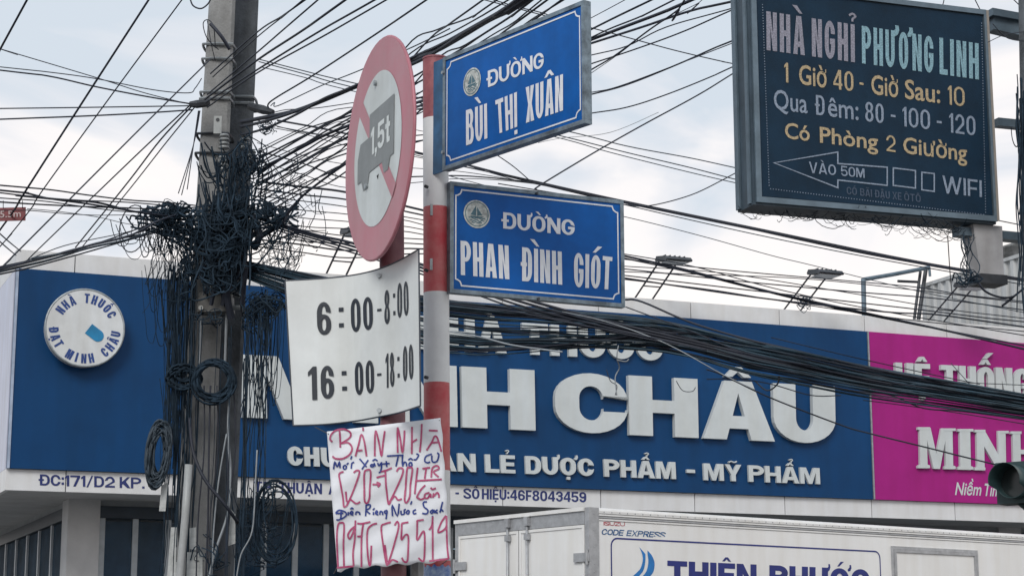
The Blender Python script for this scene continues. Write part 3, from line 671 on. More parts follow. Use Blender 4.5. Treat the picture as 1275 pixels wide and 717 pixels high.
# ---------------------------------------------------------------- the two blue street signs
def street_sign(label, Fr, quad, words, emb, capT, loc, leftplate=None):
    """quad: picture corners TL TR BR BL of the aluminium frame; built square in its own plane"""
    (a0, t0), (a1, t1), (b1, z1_), (b0, z0_) = [Fr.uz(*q) for q in quad]
    u0, u1 = (a0 + b0) / 2, (a1 + b1) / 2; zt, zb = (t0 + t1) / 2, (z0_ + z1_) / 2
    r = thing('street_name_sign', label, 'sign', base_at(Fr.w(u0, 0, zb), Fr.rot), 'street name signs on the post')
    D = .03; fw = .014
    fl = MB(Fr)
    for bx in ((u0, u1, zt - fw, zt), (u0, u1, zb, zb + fw), (u0, u0 + fw, zb + fw + .0005, zt - fw - .0005), (u1 - fw, u1, zb + fw + .0005, zt - fw - .0005)):
        fl.box(bx[0], bx[1], 0, D, bx[2], bx[3])
    obj('frame', fl, alu, r)
    obj('plate', MB(Fr).box(u0 + fw - .002, u1 - fw + .002, .004, D - .004, zb + fw - .002, zt - fw + .002), sign_blue, r)
    sf = Fr.surf(-.0025)
    # white border with notched corners, in the plate's own plane
    e0, e1, g0, g1, c = u0 + fw + .008, u1 - fw - .010, zb + fw + .014, zt - fw - .012, .022
    pl = []
    for (x, zz, sx, sz) in ((e0, g1, 1, -1), (e1, g1, -1, -1), (e1, g0, -1, 1), (e0, g0, 1, 1)):
        a = (x + sx * 0, zz + sz * c); b = (x + sx * c, zz)
        mid = (x + sx * c * .85, zz + sz * c * .85)
        seq = [a, (x + sx * c * .35, zz + sz * c * .90), (x + sx * c * .75, zz + sz * c * .65), (x + sx * c * .92, zz + sz * c * .3), b]
        pl += seq if (sx, sz) in ((1, -1), (-1, 1)) else seq[::-1]
    ident = lambda x, zz: Fr.w(x, .0025, zz)
    m = MB(); ribbon(m, pl, .0052, ident, k=1, close=True)
    obj('border_line', m, sign_white, r)
    m = MB()
    for tx, BL, BR, TL, TR, bo in words:
        m = MB(); sign_text(m, tx, BL, BR, TL, TR, sf, w=(.24 if bo > .052 else .165), h=(.16 if bo > .052 else .125), gap=.075)
        obj('lettering', m, sign_white, r)
    # round emblem: a sailing boat on waves
    (cx, cy), er = emb
    eu, ez = Fr.uz(cx, cy); rr = er
    m = MB(); ci = [(eu + rr * math.cos(a), ez + rr * math.sin(a)) for a in [i * math.pi / 20 for i in range(40)]]
    m.v += [Fr.w(x, .0022, zz) for x, zz in ci]; m.f.append(tuple(range(40)))
    eo = obj('emblem', m, mat('emblem_pale', (.58, .62, .60), .5, var=.28, scale=60), r)
    m = MB()
    ci2 = [(eu + rr * .86 * math.cos(a), ez + rr * .86 * math.sin(a)) for a in [i * math.pi / 20 for i in range(40)]]
    ribbon(m, ci2, rr * .06, lambda x, zz: Fr.w(x, .0017, zz), k=1, close=True)
    for k_, (x0, x1, y0, am) in enumerate(((-.62, .62, -.30, .05), (-.52, .52, -.46, .05), (-.38, .38, -.60, .04))):
        ribbon(m, [(eu + rr * (x0 + (x1 - x0) * i / 8), ez + rr * (y0 + am * math.sin(i * 1.8 + k_))) for i in range(9)], rr * .07, lambda x, zz: Fr.w(x, .0017, zz), k=2)
    for tri in (((-.05, .62), (-.05, -.12), (-.48, -.08)), ((.02, .50), (.02, -.12), (.42, -.06)), ((-.5, -.15), (.5, -.15), (.36, -.28), (-.36, -.28))):
        poly_on(m, [(eu + rr * a, ez + rr * b) for a, b in tri], lambda x, zz: Fr.w(x, .0017, zz))
    obj('emblem_print', m, mat('emblem_green', (.07, .17, .22), .5, var=.2, scale=40), r)
    return r, u0, u1, zb, zt, D
FA = Frame(552, 140, 6.42, 141.45)
def z1(x, y): return (560 + x / 5.122, 60 + y / 5.122)
ra, a0, a1, azb, azt, AD = street_sign('blue street sign with a street name, uppermost, swinging forward from the banded post', FA,
    [(551, 72), (727.5, 0), (727.5, 153), (551, 213)],
    [('ĐƯỜNG', z1(235, 254), z1(600, 122), z1(233, 150), z1(598, 22), .055),
     ('BÙI', z1(104, 622), z1(240, 575), z1(103, 398), z1(237, 352), .05), ('THỊ', z1(303, 549), z1(430, 502), z1(290, 335), z1(428, 280), .05), ('XUÂN', z1(486, 478), z1(722, 398), z1(484, 252), z1(722, 166), .05)],
    ((587, 102), .049), 0, 0)
m = MB(FA).box(a0 - .07, a0 - .0015, .006, .012, azb, azt)
obj('mounting_plate', m, mat('plate_blue', (.02, .10, .22), .5, var=.2, scale=14), ra)
for py in (91, 190):
    c = FA.hit(552.5, py, -.0); obj('bolt', MB().tube([c + FA.n * .004, c - FA.n * .008], .006, 8), steel, ra)
FB = Frame(560, 300, 6.47, 65.1)
def z2(x, y): return (560 + x / 4.483, 230 + y / 4.483)
rb, b0, b1, bzb, bzt, BD = street_sign('blue street sign with a longer street name, lower on the banded post', FB,
    [(560, 225), (776, 250), (779, 382), (561, 365)],
    [('ĐƯỜNG', z2(288, 243), z2(697, 284), z2(288, 152), z2(697, 198), .055),
     ('PHAN', z2(62, 503), z2(333, 528), z2(60, 312), z2(328, 340), .05), ('ĐÌNH', z2(396, 536), z2(628, 558), z2(396, 347), z2(625, 374), .05), ('GIÓT', z2(695, 571), z2(900, 585), z2(693, 378), z2(908, 404), .05)],
    ((594, 266.5), .050), 0, 0)
m = MB(FB).box(b0 - .06, b0 + .12, BD + .001, BD + .006, bzb + .08, bzb + .12); m.box(b0 - .06, b0 + .12, BD + .001, BD + .006, bzt - .12, bzt - .08); obj('clamp_strap', m, steel, rb)
for x, py in ((668, 241), (670, 372)):
    c = FB.hit(x, py); obj('bolt', MB().tube([c + FB.n * .002, c - FB.n * .006], .005, 8), dark_steel, rb)

# ---------------------------------------------------------------- second post with the round weight-limit sign and the hours board
Q0 = P(487, 158, 6.24); Q1 = P(490, 700, 6.24)
dq = (Q1 - Q0) / (Q0.z - Q1.z); qf = Q0 + dq * (Q0.z - .13)
qp = thing('sign_post', 'dark red weathered steel post behind the round weight limit sign and hours board', 'post', base_at(qf))
obj('tube', MB().tube([Q0, qf], .041, 24), mat('post_maroon', (.085, .02, .03), .6, var=.25, scale=12, col2=(.17, .07, .075)), qp, smooth=True)
obj('cap', MB().tube([Q0 + Vector((0, 0, .001)), Q0 + Vector((0, 0, .01))], .043, 20), dark_steel, qp)
obj('batten', MB().tube([P(520, 585, 6.28), P(520, 585, 6.28) - Vector((0, 0, 1.2))], .022, 6), conc_a, qp)
FR = Frame(470, 184, 6.08, 158.6)
ru, rz = FR.uz(470, 185)
rs = thing('round_road_sign', 'faded round no-trucks sign, pink rimmed, seen almost edge on', 'sign', base_at(FR.w(ru, 0, rz), FR.rot))
RR = .364
def disc(mb, fr, u, z, r, y0, y1, n=56): return mb.prism([(u + r * math.cos(2 * math.pi * i / n), z + r * math.sin(2 * math.pi * i / n)) for i in range(n)], y0, y1)
faded_red = mat('faded_red_film', (.42, .135, .175), .45, var=.10, scale=6, col2=(.41, .19, .22), streak=.12)
obj('disc', disc(MB(FR), FR, ru, rz, RR, 0, .003), faded_red, rs)
obj('rolled_rim', MB().tube([FR.w(ru + RR * math.cos(a), .006, rz + RR * math.sin(a)) for a in [i * math.pi / 28 for i in range(56)]], .006, 6, close=True), mat('faded_rim', (.42, .15, .19), .5), rs, smooth=True)
fw_ = mat('faded_white_film', (.56, .60, .61), .45, var=.06, scale=8, streak=.15)
m = MB(); n = 56; rin = .256
m.v += [FR.w(ru + rin * math.cos(2 * math.pi * i / n), -.0012, rz + rin * math.sin(2 * math.pi * i / n)) for i in range(n)]; m.f.append(tuple(range(n)))
obj('white_field', m, fw_, rs)
# truck pictogram facing away, with the figure on its body; the slash passes over the field
def fr_pt(off): return lambda x, zz: FR.w(ru + x * RR, off, rz + zz * RR)
tk = [(.50, .37), (.50, -.17), (.40, -.17), (.34, -.28), (.22, -.28), (.16, -.17), (-.22, -.17), (-.27, -.30), (-.40, -.30), (-.46, -.20), (-.58, -.20), (-.58, .02), (-.50, .16), (-.22, .16), (-.22, .37)]
m = MB(); poly_on(m, tk, fr_pt(-.0032)); obj('truck_pictogram', m, mat('faded_grey_film', (.19, .205, .21), .5, var=.1, scale=10), rs)
m = MB(); ca, sa = math.cos(R(135)), math.sin(R(135)); L_, W_ = .72, .075
poly_on(m, [(ca * L_ - sa * W_, sa * L_ + ca * W_), (ca * L_ + sa * W_, sa * L_ - ca * W_), (-ca * L_ + sa * W_, -sa * L_ - ca * W_), (-ca * L_ - sa * W_, -sa * L_ + ca * W_)], fr_pt(-.0022))
obj('slash', m, faded_red, rs)
m = MB(); sign_text(m, '1,5t', (-.17, -.03), (.40, -.03), (-.17, .22), (.40, .22), fr_pt(-.0042), w=.24, h=.18)
obj('lettering', m, mat('figure_white', (.66, .7, .7), .5), rs)
for py, px in ((104, 469), (232, 458)):
    c = FR.hit(px, py); obj('bolt', MB().tube([c + FR.n * .003, c - FR.n * .01], .009, 10), steel, rs)
obj('bracket', MB().tube([FR.w(ru + .02, .006, rz - .1), P(487, 210, 6.22)], .014, 6), dark_steel, rs)

# hours board: a bent sheet
BT = [(355, 350), (400, 347.5), (440, 343), (470, 336), (495, 326), (521.5, 311)]
BB = [(365, 529), (405, 527.5), (442, 523.5), (470, 518.5), (497, 513), (523.5, 504.5)]
BYs = [6.36, 6.35, 6.31, 6.22, 6.11, 5.97]
def interp(xs, ys, x):
    if x <= xs[0]: return ys[0] + (x - xs[0]) * (ys[1] - ys[0]) / (xs[1] - xs[0])
    for i in range(len(xs) - 1):
        if x <= xs[i + 1] or i == len(xs) - 2: return ys[i] + (x - xs[i]) * (ys[i + 1] - ys[i]) / (xs[i + 1] - xs[i])
fineT, fineB, fineY = catmull(BT, 4), catmull(BB, 4), [v[0] for v in catmull([(y,) for y in BYs], 4)]
def board_pt(s, t):   # s along 0..1 index, t 0 bottom..1 top
    k = s * (len(fineT) - 1); i = min(int(k), len(fineT) - 2); f = k - i
    T = [fineT[i][j] + (fineT[i + 1][j] - fineT[i][j]) * f for j in (0, 1)]; B = [fineB[i][j] + (fineB[i + 1][j] - fineB[i][j]) * f for j in (0, 1)]
    Y = fineY[i] + (fineY[i + 1] - fineY[i]) * f
    return P(B[0] + (T[0] - B[0]) * t, B[1] + (T[1] - B[1]) * t, Y)
hb = thing('hours_board', 'bent white metal board with black hours in two rows, under the round sign', 'sign', base_at(P(490, 515, 6.12)))
m = MB(); NS, NT = 40, 6
for off in (0, .003):
    for j in range(NT + 1):
        for i in range(NS + 1): m.v.append(board_pt(i / NS, j / NT) + Vector((.3 * off, off, 0)))
W1 = NS + 1; H1 = W1 * (NT + 1)
for j in range(NT):
    for i in range(NS):
        a = j * W1 + i; m.f.append((a, a + 1, a + W1 + 1, a + W1)); a += H1; m.f.append((a, a + W1, a + W1 + 1, a + 1))
for i in range(NS):
    m.f.append((i, i + H1, i + 1 + H1, i + 1)); a = NT * W1 + i; m.f.append((a, a + 1, a + 1 + H1, a + H1))
for j in range(NT):
    a = j * W1; m.f.append((a, a + W1, a + W1 + H1, a + H1)); a += NS; m.f.append((a, a + H1, a + W1 + H1, a + W1))
obj('sheet', m, mat('board_white', (.63, .66, .67), .42, var=.05, scale=5, streak=.10, bump=.04, bscale=12), hb, smooth=False)
edge = [board_pt(i / NS, 1) + Vector((0, .001, .0015)) for i in range(NS + 1)] + [board_pt(1, 1 - j / 6) for j in range(1, 7)]
edge2 = [board_pt(0, j / 6) for j in range(7)][::-1] + [board_pt(i / NS, 0) - Vector((0, 0, .0015)) for i in range(NS + 1)]
m = MB().tube(edge, .0028, 5); m.tube(edge2, .0028, 5); obj('edge', m, mat('board_edge', (.03, .04, .06), .5), hb)
def board_surf(px, py):
    # the board's depth at a picture point, a hair in front
    xt = [p[0] for p in fineT]; xb = [p[0] for p in fineB]; lo, hi = 0.0, 1.0
    for _ in range(22):
        s = (lo + hi) / 2; k = s * (len(fineT) - 1); i = min(int(k), len(fineT) - 2); f = k - i
        T = [fineT[i][j] + (fineT[i + 1][j] - fineT[i][j]) * f for j in (0, 1)]; B = [fineB[i][j] + (fineB[i + 1][j] - fineB[i][j]) * f for j in (0, 1)]
        tt = (B[1] - py) / (B[1] - T[1]); x = B[0] + (T[0] - B[0]) * tt
        if x < px: lo = s
        else: hi = s
    k = lo * (len(fineY) - 1); i = min(int(k), len(fineY) - 2)
    return P(px, py, fineY[i] + (fineY[i + 1] - fineY[i]) * (k - i) - .0035)
def z3(x, y): return (350 + x / 2.989, 300 + y / 2.989)
ink = mat('board_ink', (.012, .018, .03), .5)
m = MB()
def bt(tx, x0, x1, yb0, yb1, yt0, yt1, bo=.03):
    m = MB()
    sign_text(m, tx, z3(x0, yb0), z3(x1, yb1), z3(x0 + (-3 if x0 < 300 else 0), yt0), z3(x1 - 3, yt1), board_surf, w=.155, h=.125, gap=.12); obj('lettering', m, ink, hb)
bt('6', 135, 187, 350, 347, 228, 226, .02); bt('00', 261, 342, 340, 328, 216, 206, .02); bt('8', 384, 405, 311, 307, 184, 180, .01); bt('00', 432, 475, 288, 275, 158, 148, .01)
bt('16', 102, 198, 592, 584, 468, 462, .02); bt('00', 276, 347, 574, 564, 450, 442, .02); bt('18', 388, 422, 547, 540, 420, 412, .01); bt('00', 453, 493, 524, 512, 392, 382, .01)
for x, y, s_ in ((223, 255, 9), (224, 313, 9), (234, 491, 9), (236, 548, 9), (420, 203, 4), (421, 268, 4), (436, 438, 4), (437, 500, 4)):
    poly_on(m, [z3(x - s_, y - 7), z3(x + s_, y - 8), z3(x + s_, y + 7), z3(x - s_, y + 8)], board_surf)
for x, y in ((365, 257), (365, 497)): poly_on(m, [z3(x - 8, y - 4), z3(x + 8, y - 6), z3(x + 8, y + 3), z3(x - 8, y + 5)], board_surf)
obj('dots_and_dashes', m, ink, hb)
for x, y in ((366, 130), (367, 630)):
    c = board_surf(*z3(x, y)); obj('bolt', MB().tube([c + Vector((0, .01, 0)), c - Vector((.002, .008, 0))], .008, 10), steel, hb)
    0 and obj('strap', MB().tube([c + Vector((-.05, .02, 0)), c + Vector((-.03, .055, .0)), c + Vector((.04, .075, 0)), c + Vector((.1, .05, 0))], .006, 5), dark_steel, hb)

# handwritten poster
PQ = [(407, 537), (549, 520), (561.5, 698), (420, 708)]
def paper_xy(s, t):
    T = [PQ[0][j] + (PQ[1][j] - PQ[0][j]) * s for j in (0, 1)]; B = [PQ[3][j] + (PQ[2][j] - PQ[3][j]) * s for j in (0, 1)]
    return (B[0] + (T[0] - B[0]) * t, B[1] + (T[1] - B[1]) * t)
def wr(px, py):
    u, v = (px - 407) / 150, (py - 520) / 180
    return .007 * math.sin(u * 9 + v * 3) * math.sin(v * 4 + 1) + .004 * math.sin(u * 21 - v * 8) + .010 * (v - .5) ** 2 + .0025 * math.sin(v * 33 + u * 17)
def paper_surf(px, py, off=.0025): return P(px, py, 6.10 + .08 * (px - 407) / 150 + wr(px, py) - off)
pp = thing('handwritten_poster', 'white paper poster with red and blue handwriting tied across the lower posts', 'poster', base_at(P(490, 705, 6.14)))
m = MB(); NS, NT = 30, 34
for off in (0, -.0015):
    for j in range(NT + 1):
        for i in range(NS + 1):
            x, y = paper_xy(i / NS, j / NT)
            if j == 0: y += 1.6 * math.sin(i * 1.1) + (3 if i in (0, 1) else 0) + (-2 if i > 26 else 0)
            if i == NS: x += .7 * math.sin(j * .9)
            m.v.append(paper_surf(x, y, off))
W1 = NS + 1; H1 = W1 * (NT + 1)
for j in range(NT):
    for i in range(NS):
        a = j * W1 + i; m.f.append((a, a + 1, a + W1 + 1, a + W1)); a += H1; m.f.append((a, a + W1, a + W1 + 1, a + 1))
for i in range(NS): m.f.append((i, i + H1, i + 1 + H1, i + 1)); a = NT * W1 + i; m.f.append((a, a + 1, a + 1 + H1, a + H1))
for j in range(NT): a = j * W1; m.f.append((a, a + W1, a + W1 + H1, a + H1)); a += NS; m.f.append((a, a + H1, a + W1 + H1, a + W1))
obj('paper', m, mat('paper_white', (.66, .68, .73), .7, var=.05, scale=5, bump=.15, bscale=25), pp, smooth=True)
A = lambda x, y: (400 + x / 6.829, 515 + y / 6.829)
B_ = lambda x, y: (400 + x / 6.7, 610 + y / 6.7)
def strokes(cv, L): return [[cv(*p) for p in s] for s in L]
red = strokes(A, [
 [(95, 237), (75, 215), (85, 175), (125, 140), (190, 130), (245, 155), (243, 200), (170, 250)], [(155, 140), (160, 200), (162, 285)], [(170, 250), (230, 245), (262, 290), (240, 345), (180, 380), (120, 378), (95, 358)],
 [(290, 360), (320, 250), (340, 175), (365, 230), (385, 360)], [(310, 312), (350, 308)], [(355, 115), (357, 145)],
 [(455, 360), (460, 145), (490, 240), (512, 360), (525, 250), (540, 145)], [(650, 330), (648, 120), (670, 200), (690, 330), (705, 220), (708, 140)],
 [(770, 340), (772, 110)], [(855, 85), (850, 200), (838, 325)], [(775, 240), (815, 215)],
 [(895, 310), (940, 240), (965, 190), (990, 210), (1022, 320)], [(935, 245), (1000, 240)], [(915, 140), (990, 143)],
 [(435, 598), (495, 598)], [(470, 580), (500, 594), (480, 620)], [(505, 490), (550, 480), (600, 458)], [(470, 540), (540, 522)],
 [(820, 455), (805, 580), (795, 680)], [(860, 465), (925, 455)], [(892, 462), (880, 550)], [(935, 540), (945, 460), (985, 440), (1000, 465), (955, 492), (997, 535)], [(800, 568), (1025, 555)],
 [(885, 605), (850, 640), (820, 690), (815, 710), (835, 718)], [(920, 668), (885, 680), (880, 710), (905, 715), (928, 680), (932, 712)], [(930, 625), (945, 640), (975, 630)], [(950, 712), (955, 675), (955, 700), (985, 668), (1000, 690), (1000, 712)]])
red += [[A(190, 490), A(152, 512), A(165, 600), A(185, 717), B_(188, 135), B_(205, 130)], [B_(205, 10), B_(212, 95)],
 [A(275, 500), A(300, 480), A(325, 492), A(300, 580), A(258, 690), B_(212, 132), B_(240, 78), B_(290, 110), B_(325, 95)],
 [A(368, 700), A(365, 510), A(390, 475), A(420, 492), A(412, 640), B_(402, 60), B_(385, 105), B_(362, 90), B_(358, 0)],
 [A(545, 482), A(550, 600), B_(545, 0), B_(560, 112), B_(578, 95)],
 [A(640, 490), A(660, 460), A(695, 470), A(680, 540), B_(590, 60), B_(562, 112), B_(610, 50), B_(640, 80), B_(672, 70)],
 [A(713, 700), A(728, 480), A(748, 455), A(775, 467), A(758, 600), B_(738, 50), B_(712, 102), B_(695, 82), B_(700, 0)]]
red += strokes(B_, [[(140, 640), (130, 400), (140, 290), (165, 270), (190, 290), (185, 450), (190, 640)],
 [(280, 300), (245, 330), (222, 372), (240, 402), (282, 312)], [(285, 250), (280, 400), (265, 520), (270, 630)],
 [(300, 275), (340, 277), (410, 262)], [(350, 280), (336, 400), (335, 640)], [(300, 385), (345, 380)],
 [(465, 275), (420, 290), (385, 340), (385, 500), (400, 620), (412, 600), (418, 460)], [(580, 265), (530, 280), (500, 310), (520, 480), (545, 620), (560, 600)], [(530, 455), (550, 600)],
 [(612, 292), (635, 260), (645, 310), (600, 480), (560, 612), (592, 578), (640, 597)],
 [(672, 275), (670, 340), (670, 412), (702, 370), (726, 384), (725, 500), (718, 590), (690, 592), (672, 560)], [(670, 275), (727, 265)],
 [(800, 250), (800, 330), (800, 415), (848, 342), (862, 372), (862, 500), (852, 590), (810, 562)], [(800, 252), (855, 245)],
 [(900, 330), (924, 290), (930, 215)], [(928, 250), (930, 400), (930, 590)], [(1040, 210), (1000, 270), (975, 350), (1040, 310), (1045, 212)], [(1044, 220), (1050, 450), (1062, 572)],
 [(130, 645), (270, 632)], [(900, 590), (1062, 570)], [(800, 60), (830, 76), (868, 60)]])
blue = strokes(A, [[(105, 470), (115, 405), (135, 450), (155, 405), (160, 460)], [(210, 435), (190, 442), (190, 465), (210, 465), (214, 438)], [(215, 430), (232, 415)], [(250, 385), (260, 358)], [(255, 465), (260, 420), (280, 410)],
 [(325, 380), (385, 450)], [(345, 470), (400, 390)], [(445, 430), (425, 430), (420, 445), (445, 446), (450, 418), (458, 445)], [(435, 400), (458, 385), (478, 400)], [(480, 415), (492, 440), (515, 412), (505, 490), (488, 495)],
 [(522, 425), (582, 420)], [(552, 400), (558, 450)], [(558, 357), (700, 350)], [(655, 360), (635, 445)], [(690, 355), (690, 442), (705, 410), (722, 415), (725, 445)],
 [(762, 408), (745, 425), (752, 445), (772, 435), (765, 408)], [(740, 392), (760, 378), (778, 392)], [(785, 385), (805, 388), (828, 350), (808, 338)],
 [(940, 340), (890, 360), (880, 400), (905, 415), (925, 405)], [(940, 352), (942, 400), (965, 410), (988, 395), (1000, 345), (985, 330)]])
blue += strokes(B_, [[(165, 175), (160, 240), (125, 245)], [(120, 188), (150, 165), (200, 180), (207, 212), (165, 240)], [(118, 192), (185, 190)], [(225, 180), (225, 210)], [(243, 198), (265, 188), (255, 175), (240, 192), (268, 208)], [(243, 158), (256, 146), (268, 158)], [(288, 205), (293, 180), (318, 185), (322, 205)],
 [(375, 120), (370, 215)], [(370, 125), (408, 120), (402, 150), (375, 166), (408, 197)], [(435, 180), (435, 205)], [(445, 148), (430, 165)], [(450, 195), (470, 182), (460, 170), (452, 192), (476, 205)], [(488, 203), (492, 175), (510, 182), (512, 205)], [(548, 165), (525, 178), (545, 195), (550, 168), (540, 240)],
 [(595, 215), (592, 120), (635, 215), (650, 110)], [(665, 168), (668, 200), (692, 195), (692, 165), (706, 158)], [(722, 168), (708, 185), (725, 197), (734, 172), (718, 166)], [(745, 118), (756, 90)], [(790, 160), (768, 172), (770, 195), (794, 190)],
 [(882, 95), (852, 100), (858, 138), (890, 165), (880, 195), (842, 190)], [(932, 160), (910, 178), (925, 192), (940, 162), (945, 190)], [(925, 214), (929, 220)], [(970, 160), (952, 178), (972, 190)], [(1012, 95), (990, 185)], [(988, 182), (1002, 160), (1018, 178)]])
m = MB()
for s in red: ribbon(m, s, 2.25, paper_surf, k=4)
obj('red_writing', m, mat('marker_red', (.28, .015, .09), .6, var=.3, scale=60, col2=(.40, .10, .19)), pp)
m = MB()
for s in blue: ribbon(m, s, 1.95, paper_surf, k=3)
obj('blue_writing', m, mat('marker_blue', (.012, .035, .22), .6), pp)
m = MB()
for px, py, e in ((409, 540, (-.05, .06, .03)), (547, 523, (-.03, .30, .0)), (421, 704, (-.02, .08, -.02)), (559, 695, (-.03, .30, 0))):
    a = paper_surf(px, py); m.tube([a, a + Vector(e)], .0016, 4)
obj('tie_wire', m, dark_steel, pp)
# torn blue sticker wrapped on the post under the poster
m = MB(); a_ = post_pt(712)
tp = []
for i in range(15):
    an = R(180 + 6 + i * 12); zt_ = a_.z + .02 + .006 * math.sin(i * 2.3); 
    m.v += [Vector((a_.x + (RP + .0015) * math.cos(an), a_.y + (RP + .0015) * math.sin(an), z_)) for z_ in (zt_, a_.z - .12 + .01 * math.sin(i * 3.1))]
for i in range(14): m.f.append((2 * i, 2 * i + 1, 2 * i + 3, 2 * i + 2))
obj('sticker', m, mat('sticker_blue', (.008, .07, .30), .5, var=.1, scale=40, col2=(.3, .38, .5)), sp_)

# ---------------------------------------------------------------- LED board of the guest house
BF = Frame(938, 250, 10.3, 71.2)
c = [BF.uz(*p) for p in ((931, -10), (1229, 17), (1238, 280), (938, 247))]
u0, u1 = (c[0][0] + c[3][0]) / 2, (c[1][0] + c[2][0]) / 2; zt = (BF.uz(1229, 17)[1] + BF.uz(1000, -17.5)[1]) / 2; zb = (c[2][1] + c[3][1]) / 2 - .015
print('led', u0, u1, zb, zt)
lb = thing('led_sign', 'dark LED price board of a guest house in a grey metal casing, high on brackets', 'sign', base_at(BF.w(u1, 0, zb), BF.rot))
case = mat('casing_grey', (.055, .085, .115), .5, metal=.2, var=.2, scale=5, streak=.2)
rim = mat('rim_grey', (.13, .18, .225), .4, metal=.4, var=.12, scale=9)
T_ = .20
obj('casing', MB(BF).box(u0, u1, .0, T_, zb, zt), case, lb)
m = MB(BF); f_ = .032
for (a, b, z0, z1_) in ((u0 + .012, u1 - .004, zt - f_, zt - .002), (u0 + .012, u1 - .004, zb + .012, zb + .012 + f_), (u0 + .012, u0 + .012 + f_, zb + .0125 + f_, zt - f_ - .0005), (u1 - .02, u1 - .004, zb + .0125 + f_, zt - f_ - .0005)):
    m.box(a, b, -.018, -.001, z0, z1_)
obj('rim', m, rim, lb)
pan = mat('led_panel', (.005, .024, .050), .55, var=.15, scale=4, bump=.12, bscale=130, spec=.2)
obj('led_panel', MB(BF).box(u0 + .05, u1 - .025, -.006, -.001, zb + .05, zt - f_ - .005), pan, lb)
obj('side_trim', MB(BF).box(u1 + .0005, u1 + .018, -.01, T_, zb + .02, zt), mat('trim_tan', (.30, .27, .24), .5), lb)
m = MB(BF); m.box(u0 - .012, u0 - .0005, .02, .05, zb + .01, zt); m.box(u0 - .012, u0 - .0005, .15, T_, zb + .01, zt); obj('side_rib', m, rim, lb)
def zz(x, y): return (880 + x / 2.39, y / 2.39)
sfb = BF.surf(.009)
def led(words, fb, ft, m_, bo, name='lettering'):
    for tx, a, b in words:
        m = MB(); q = (zz(a, fb(a)), zz(b, fb(b)), zz(a - 1, ft(a)), zz(b - 1, ft(b)))
        if tx.upper() == tx: sign_text(m, tx, *q, sfb, w={.07: .215, .03: .16, .02: .15}.get(bo, .13), h={.07: .15, .03: .13, .02: .13}.get(bo, .115), gap=.12)
        else: text_on(m, tx, *q, sfb, bold=bo, res=3)
        obj(name, m, m_, lb)
def ledmat(n, c): return mat(n, c, .6, var=.22, scale=130, col2=tuple(v * .45 for v in c))
lil, teal, tan_, gb, dim = ledmat('led_lilac', (.27, .27, .34)), ledmat('led_teal', (.24, .42, .50)), ledmat('led_tan', (.46, .36, .22)), ledmat('led_grey', (.25, .31, .41)), ledmat('led_dim', (.055, .085, .14))
f1b, f1t = lambda x: 150 + .139 * (x - 180), lambda x: 34 + .152 * (x - 177)
led([('NHÀ', 178, 292), ('NGHỈ', 313, 441)], f1b, f1t, lil, .07); led([('PHƯƠNG', 462, 675), ('LINH', 693, 810)], f1b, f1t, teal, .07)
led([('1', 231, 243), ('Giờ', 275, 357), ('40', 377, 437), ('-', 455, 467), ('Giờ', 490, 570), ('Sau:', 590, 695), ('10', 718, 768)], lambda x: 245 + .136 * (x - 230), lambda x: 186 + .14 * (x - 230), tan_, .015)
led([('Qua', 200, 300), ('Đ', 322, 351), ('êm:', 361, 452), ('80', 472, 527), ('-', 548, 562), ('100', 583, 665), ('-', 685, 700), ('120', 722, 800)], lambda x: 325 + .133 * (x - 200), lambda x: 266 + .135 * (x - 200), gb, .01)
led([('Có', 233, 307), ('Phòng', 337, 510), ('2', 535, 562), ('Giường', 585, 775)], lambda x: 412 + .126 * (x - 235), lambda x: 365 + .122 * (x - 235), tan_, .015)
led([('VÀO', 305, 385), ('50M', 400, 470)], lambda x: 515 + .09 * (x - 305), lambda x: 481 + .13 * (x - 305), gb, .03)
led([('WIFI', 702, 819)], lambda x: 575 + .104 * (x - 703), lambda x: 522 + .13 * (x - 700), gb, .02)
led([('CÓ', 417, 447), ('BÃI', 457, 492), ('ĐẬU', 500, 545), ('XE', 553, 580), ('ÔTÔ', 588, 637)], lambda x: 578 + .11 * (x - 417), lambda x: 556 + .11 * (x - 417), dim, .03)
m = MB()
for pl in ([(200, 485), (390, 453), (390, 487), (537, 498), (537, 552), (390, 536), (390, 559)], [(555, 500), (621, 508), (621, 560), (555, 552)], [(640, 513), (677, 517), (677, 570), (640, 565)]):
    ribbon(m, [zz(*p) for p in pl], 1.7, sfb, k=1, close=True)
obj('arrow_outline', m, gb, lb)
m = MB()
def dots(p, q, n):
    for i in range(n):
        x, y = p[0] + (q[0] - p[0]) * i / n, p[1] + (q[1] - p[1]) * i / n
        poly_on(m, [zz(x - 1.3, y - 1.3), zz(x + 1.3, y - 1.3), zz(x + 1.3, y + 1.3), zz(x - 1.3, y + 1.3)], sfb)
dots((166, 15), (186, 560), 68); dots((190, 562), (832, 640), 80); dots((818, 70), (830, 640), 70)
tag(obj('led_dots', m, gb, lb), kind='stuff')
